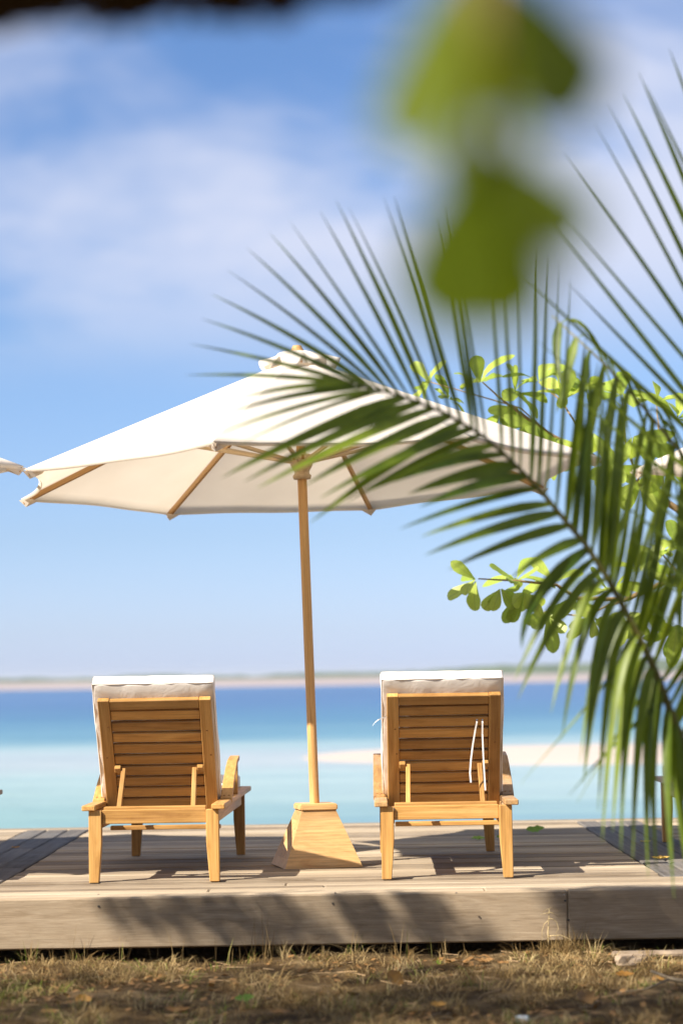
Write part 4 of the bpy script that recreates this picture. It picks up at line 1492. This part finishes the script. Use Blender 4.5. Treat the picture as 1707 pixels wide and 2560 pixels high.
# ------------------------------------------------------------------ single fallen leaves, stones, weeds
def curled_leaf(seed, curl):
    rs = random.Random(seed)
    n = 9
    v, f = [], []
    for i in range(n + 1):
        x = i / n
        w = 0.30 * math.sin(math.pi * x ** 0.85) ** 0.8 if 0 < i < n else 0.0
        z = curl * (x - 0.5) ** 2 * 1.6 + rs.uniform(-0.02, 0.02)
        for q in (-1, -0.5, 0, 0.5, 1):
            v.append((x - 0.5, w * q, z + abs(q) ** 1.6 * w * (0.6 * curl + rs.uniform(0, 0.35))))
    for i in range(n):
        for q in range(4):
            a = 5 * i + q
            f.append((a, a + 5, a + 6, a + 1))
    m = mesh('leaf', v, f, True)
    return m


def fallen(px, py, size, mat, label, z, yaw, tilt=(0, 0), seed=1, curl=0.35, lift=0.0, group=None, wide=1.0):
    m = curled_leaf(seed, curl)
    m.materials.append(mat)
    o = link('fallen_leaf', m)
    o.location = G(px, py, z) + Vector((0, 0, lift))
    o.rotation_euler = (R(tilt[0]), R(tilt[1]), R(yaw))
    o.scale = (size, size * wide, size)
    tag(o, label, 'leaf', group)
    return o


fallen(1337, 2083, 0.125, FRESH_LEAF, 'pale green leaf lying on the shaded planks right of the right lounger', 0.0, 8, (30, -6), 2, 0.3, 0.018)
fallen(1196, 2101, 0.10, FRESH_LEAF, 'green leaf on the planks beside the far leg of the right lounger', 0.0, -8, (10, 0), 3, 0.2, 0.008)
fallen(1257, 2099, 0.09, FRESH_LEAF, 'small green leaf on planks just right of the far lounger leg', 0.0, 12, (18, 0), 4, 0.2, 0.010)
fallen(1650, 2150, 0.105, YELLOW_LEAF, 'sunlit yellow leaf on the dividing boards at the right', 0.0, 6, (8, 0), 5, 0.28, 0.008, wide=0.9)
fallen(1613, 2107, 0.075, YELLOW_LEAF, 'shaded yellow leaf on the dividing boards at the right', 0.0, 10, (5, 0), 6, 0.15, 0.006)
fallen(40, 2122, 0.06, ORANGE_LEAF, 'small brown leaf on the planks at the far left of the deck', 0.0, 20, (5, 0), 7, 0.25, 0.006)
fallen(985, 2476, 0.115, ORANGE_LEAF, 'large orange dead leaf standing in the dry grass at the bottom', GROUND_Z, 70, (38, -20), 8, 0.35, 0.045, wide=1.2)
fallen(612, 2512, 0.085, FRESH_LEAF, 'bright green leaf on the dry grass at the bottom', GROUND_Z, 12, (22, -6), 9, 0.3, 0.022)
fallen(212, 2520, 0.085, ORANGE_LEAF, 'orange-brown dead leaf among litter at the bottom left', GROUND_Z, -35, (25, 10), 10, 0.5, 0.025, wide=1.1)
fallen(125, 2545, 0.08, DEAD_LEAF, 'dark red-brown dead leaf in the bottom left corner', GROUND_Z, 15, (15, 0), 11, 0.4, 0.018)
fallen(1210, 2412, 0.095, DEAD_LEAF, 'flat brown leaf on the dry grass below the right lounger', GROUND_Z, 5, (10, 0), 12, 0.3, 0.014)
fallen(1560, 2450, 0.085, ORANGE_LEAF, 'tan dead leaf lying in the grass at the right', GROUND_Z, 0, (18, 0), 13, 0.35, 0.018)
fallen(1648, 2458, 0.07, ORANGE_LEAF, 'small tan leaf near the right edge in the grass', GROUND_Z, 40, (22, 0), 14, 0.35, 0.018)
fallen(1460, 2520, 0.12, DEAD_LEAF, 'large curled brown leaf in the shade at the bottom right', GROUND_Z, 55, (35, -10), 15, 0.5, 0.03)
fallen(1096, 2525, 0.07, ORANGE_LEAF, 'small brown leaf right of the large orange leaf', GROUND_Z, -20, (18, 0), 16, 0.4, 0.016)
fallen(445, 2540, 0.10, DEAD_LEAF, 'wide brown leaf lying at the bottom left of centre', GROUND_Z, 10, (12, 0), 17, 0.4, 0.015)
fallen(880, 2500, 0.08, DEAD_LEAF, 'dull brown leaf left of the large orange leaf', GROUND_Z, 110, (15, 5), 18, 0.5, 0.016)
fallen(700, 2545, 0.09, DEAD_LEAF, 'brown leaf at the bottom edge right of the green leaf', GROUND_Z, -15, (12, 0), 19, 0.4, 0.016)


def rock(name, px, py, z, size, seed, mat, label):
    rs = random.Random(seed)
    bm = bmesh.new()
    bmesh.ops.create_icosphere(bm, subdivisions=3, radius=1)
    ph = [rs.uniform(0, 6) for _ in range(4)]
    for v in bm.verts:
        c = v.co
        k = 1 + 0.16 * math.sin(3 * c.x + ph[0]) * math.sin(2.6 * c.y + ph[1]) + 0.1 * math.sin(5 * c.z + 3 * c.x + ph[2]) + 0.05 * math.sin(9 * c.y + ph[3])
        v.co = Vector((c.x * size[0] * k, c.y * size[1] * k, max(-0.35, min(0.62, c.z * k)) * size[2]))
    o = link(name, bm_mesh(name, bm), None, mat)
    for p_ in o.data.polygons:
        p_.use_smooth = False
    o.location = G(px, py, z)
    o.rotation_euler = (0, 0, rs.uniform(0, 6))
    tag(o, label, 'stone')
    return o


rock('stone', 1572, 2405, GROUND_Z, (0.085, 0.05, 0.055), 3, STONE, 'brown flat stone on the ground at the right')
rock('stone', 420, 2438, GROUND_Z, (0.05, 0.035, 0.018), 5, STONE, 'small grey stone in the grass below the left lounger')
slab = board('stone_kerb', (1.22, 11.30, GROUND_Z + 0.004), (2.6, 11.34, GROUND_Z + 0.008), 0.07, 0.035, (0, 0, 1), STONE, None, 0.012)
tag(slab, 'pale strip of stone along the ground under the right end of the deck', 'kerb')
rock('stone', 1305, 2552, GROUND_Z, (0.03, 0.03, 0.03), 8, plain_mat('pale_shell', (0.45, 0.50, 0.50), (0.62, 0.66, 0.66), 30), 'pale grey pebble at the bottom edge in the shade')
tb = thing('fallen_branch', 'dark broken branch lying in shade at the right edge of the grass', 'branch', G(1690, 2480, GROUND_Z))
link('stem', tube_mesh('stem', [(-0.09, 0.10, 0.075), (-0.02, 0.03, 0.05), (0.12, -0.05, 0.03), (0.4, -0.1, 0.02)], [0.006, 0.009, 0.011, 0.012], 8), tb, BARK)
link('side_twig', tube_mesh('side_twig', [(-0.02, 0.03, 0.05), (-0.14, -0.06, 0.02), (-0.26, -0.08, 0.012)], [0.005, 0.004, 0.002], 6), tb, BARK)

# dry weed standing in front of the board joint
wd = thing('dry_weed', 'dry bent weed stalk in front of the joint of the front board', 'weed', P(1371, 2352, 11.30))
DRY = plain_mat('dry_stalk', (0.42, 0.31, 0.15), (0.60, 0.47, 0.26), 20)
WO = P(1371, 2352, 11.30)


def stalk(pxs, r, name='stalk'):
    pts = [P(a, b_, 11.30 + 0.01 * (i % 3)) - WO for i, (a, b_) in enumerate(pxs)]
    link(name, tube_mesh(name, pts, [r * (1 - 0.6 * i / (len(pts) - 1)) for i in range(len(pts))], 6), wd, DRY)


stalk([(1371, 2362), (1369, 2330), (1371, 2300), (1372, 2272)], 0.0038)
stalk([(1371, 2296), (1382, 2298), (1391, 2306), (1395, 2322), (1388, 2335)], 0.0022, 'side_stalk')
stalk([(1369, 2302), (1360, 2310), (1354, 2328), (1355, 2352)], 0.0022, 'side_stalk')
stalk([(1372, 2280), (1384, 2284), (1398, 2292)], 0.0018, 'side_stalk')
stalk([(1372, 2282), (1360, 2284), (1350, 2286)], 0.0018, 'side_stalk')
stalk([(1372, 2272), (1364, 2274), (1356, 2282)], 0.0016, 'side_stalk')
stalk([(1372, 2340), (1400, 2338), (1424, 2348), (1436, 2362)], 0.0022, 'side_stalk')
stalk([(1372, 2272), (1376, 2268), (1381, 2270)], 0.0016, 'side_stalk')

# ------------------------------------------------------------------ sea haze: one box of thin air round everything
HAZE, t, out = new_mat('haze_air')
pv_ = t.nodes.new('ShaderNodeVolumePrincipled')
pv_.inputs['Color'].default_value = (0.92, 0.96, 1.0, 1)
pv_.inputs['Density'].default_value = 0.00018
pv_.inputs['Anisotropy'].default_value = 0.2
t.links.new(pv_.outputs[0], out.inputs['Volume'])
bm = bmesh.new()
bmesh.ops.create_cube(bm, size=1)
bmesh.ops.scale(bm, vec=(19000, 13000, 24), verts=bm.verts)
bmesh.ops.translate(bm, vec=(0, 3000, 1.5), verts=bm.verts)
hz_ = link('haze', bm_mesh('haze', bm), None, HAZE)
struct(hz_, 'stuff')
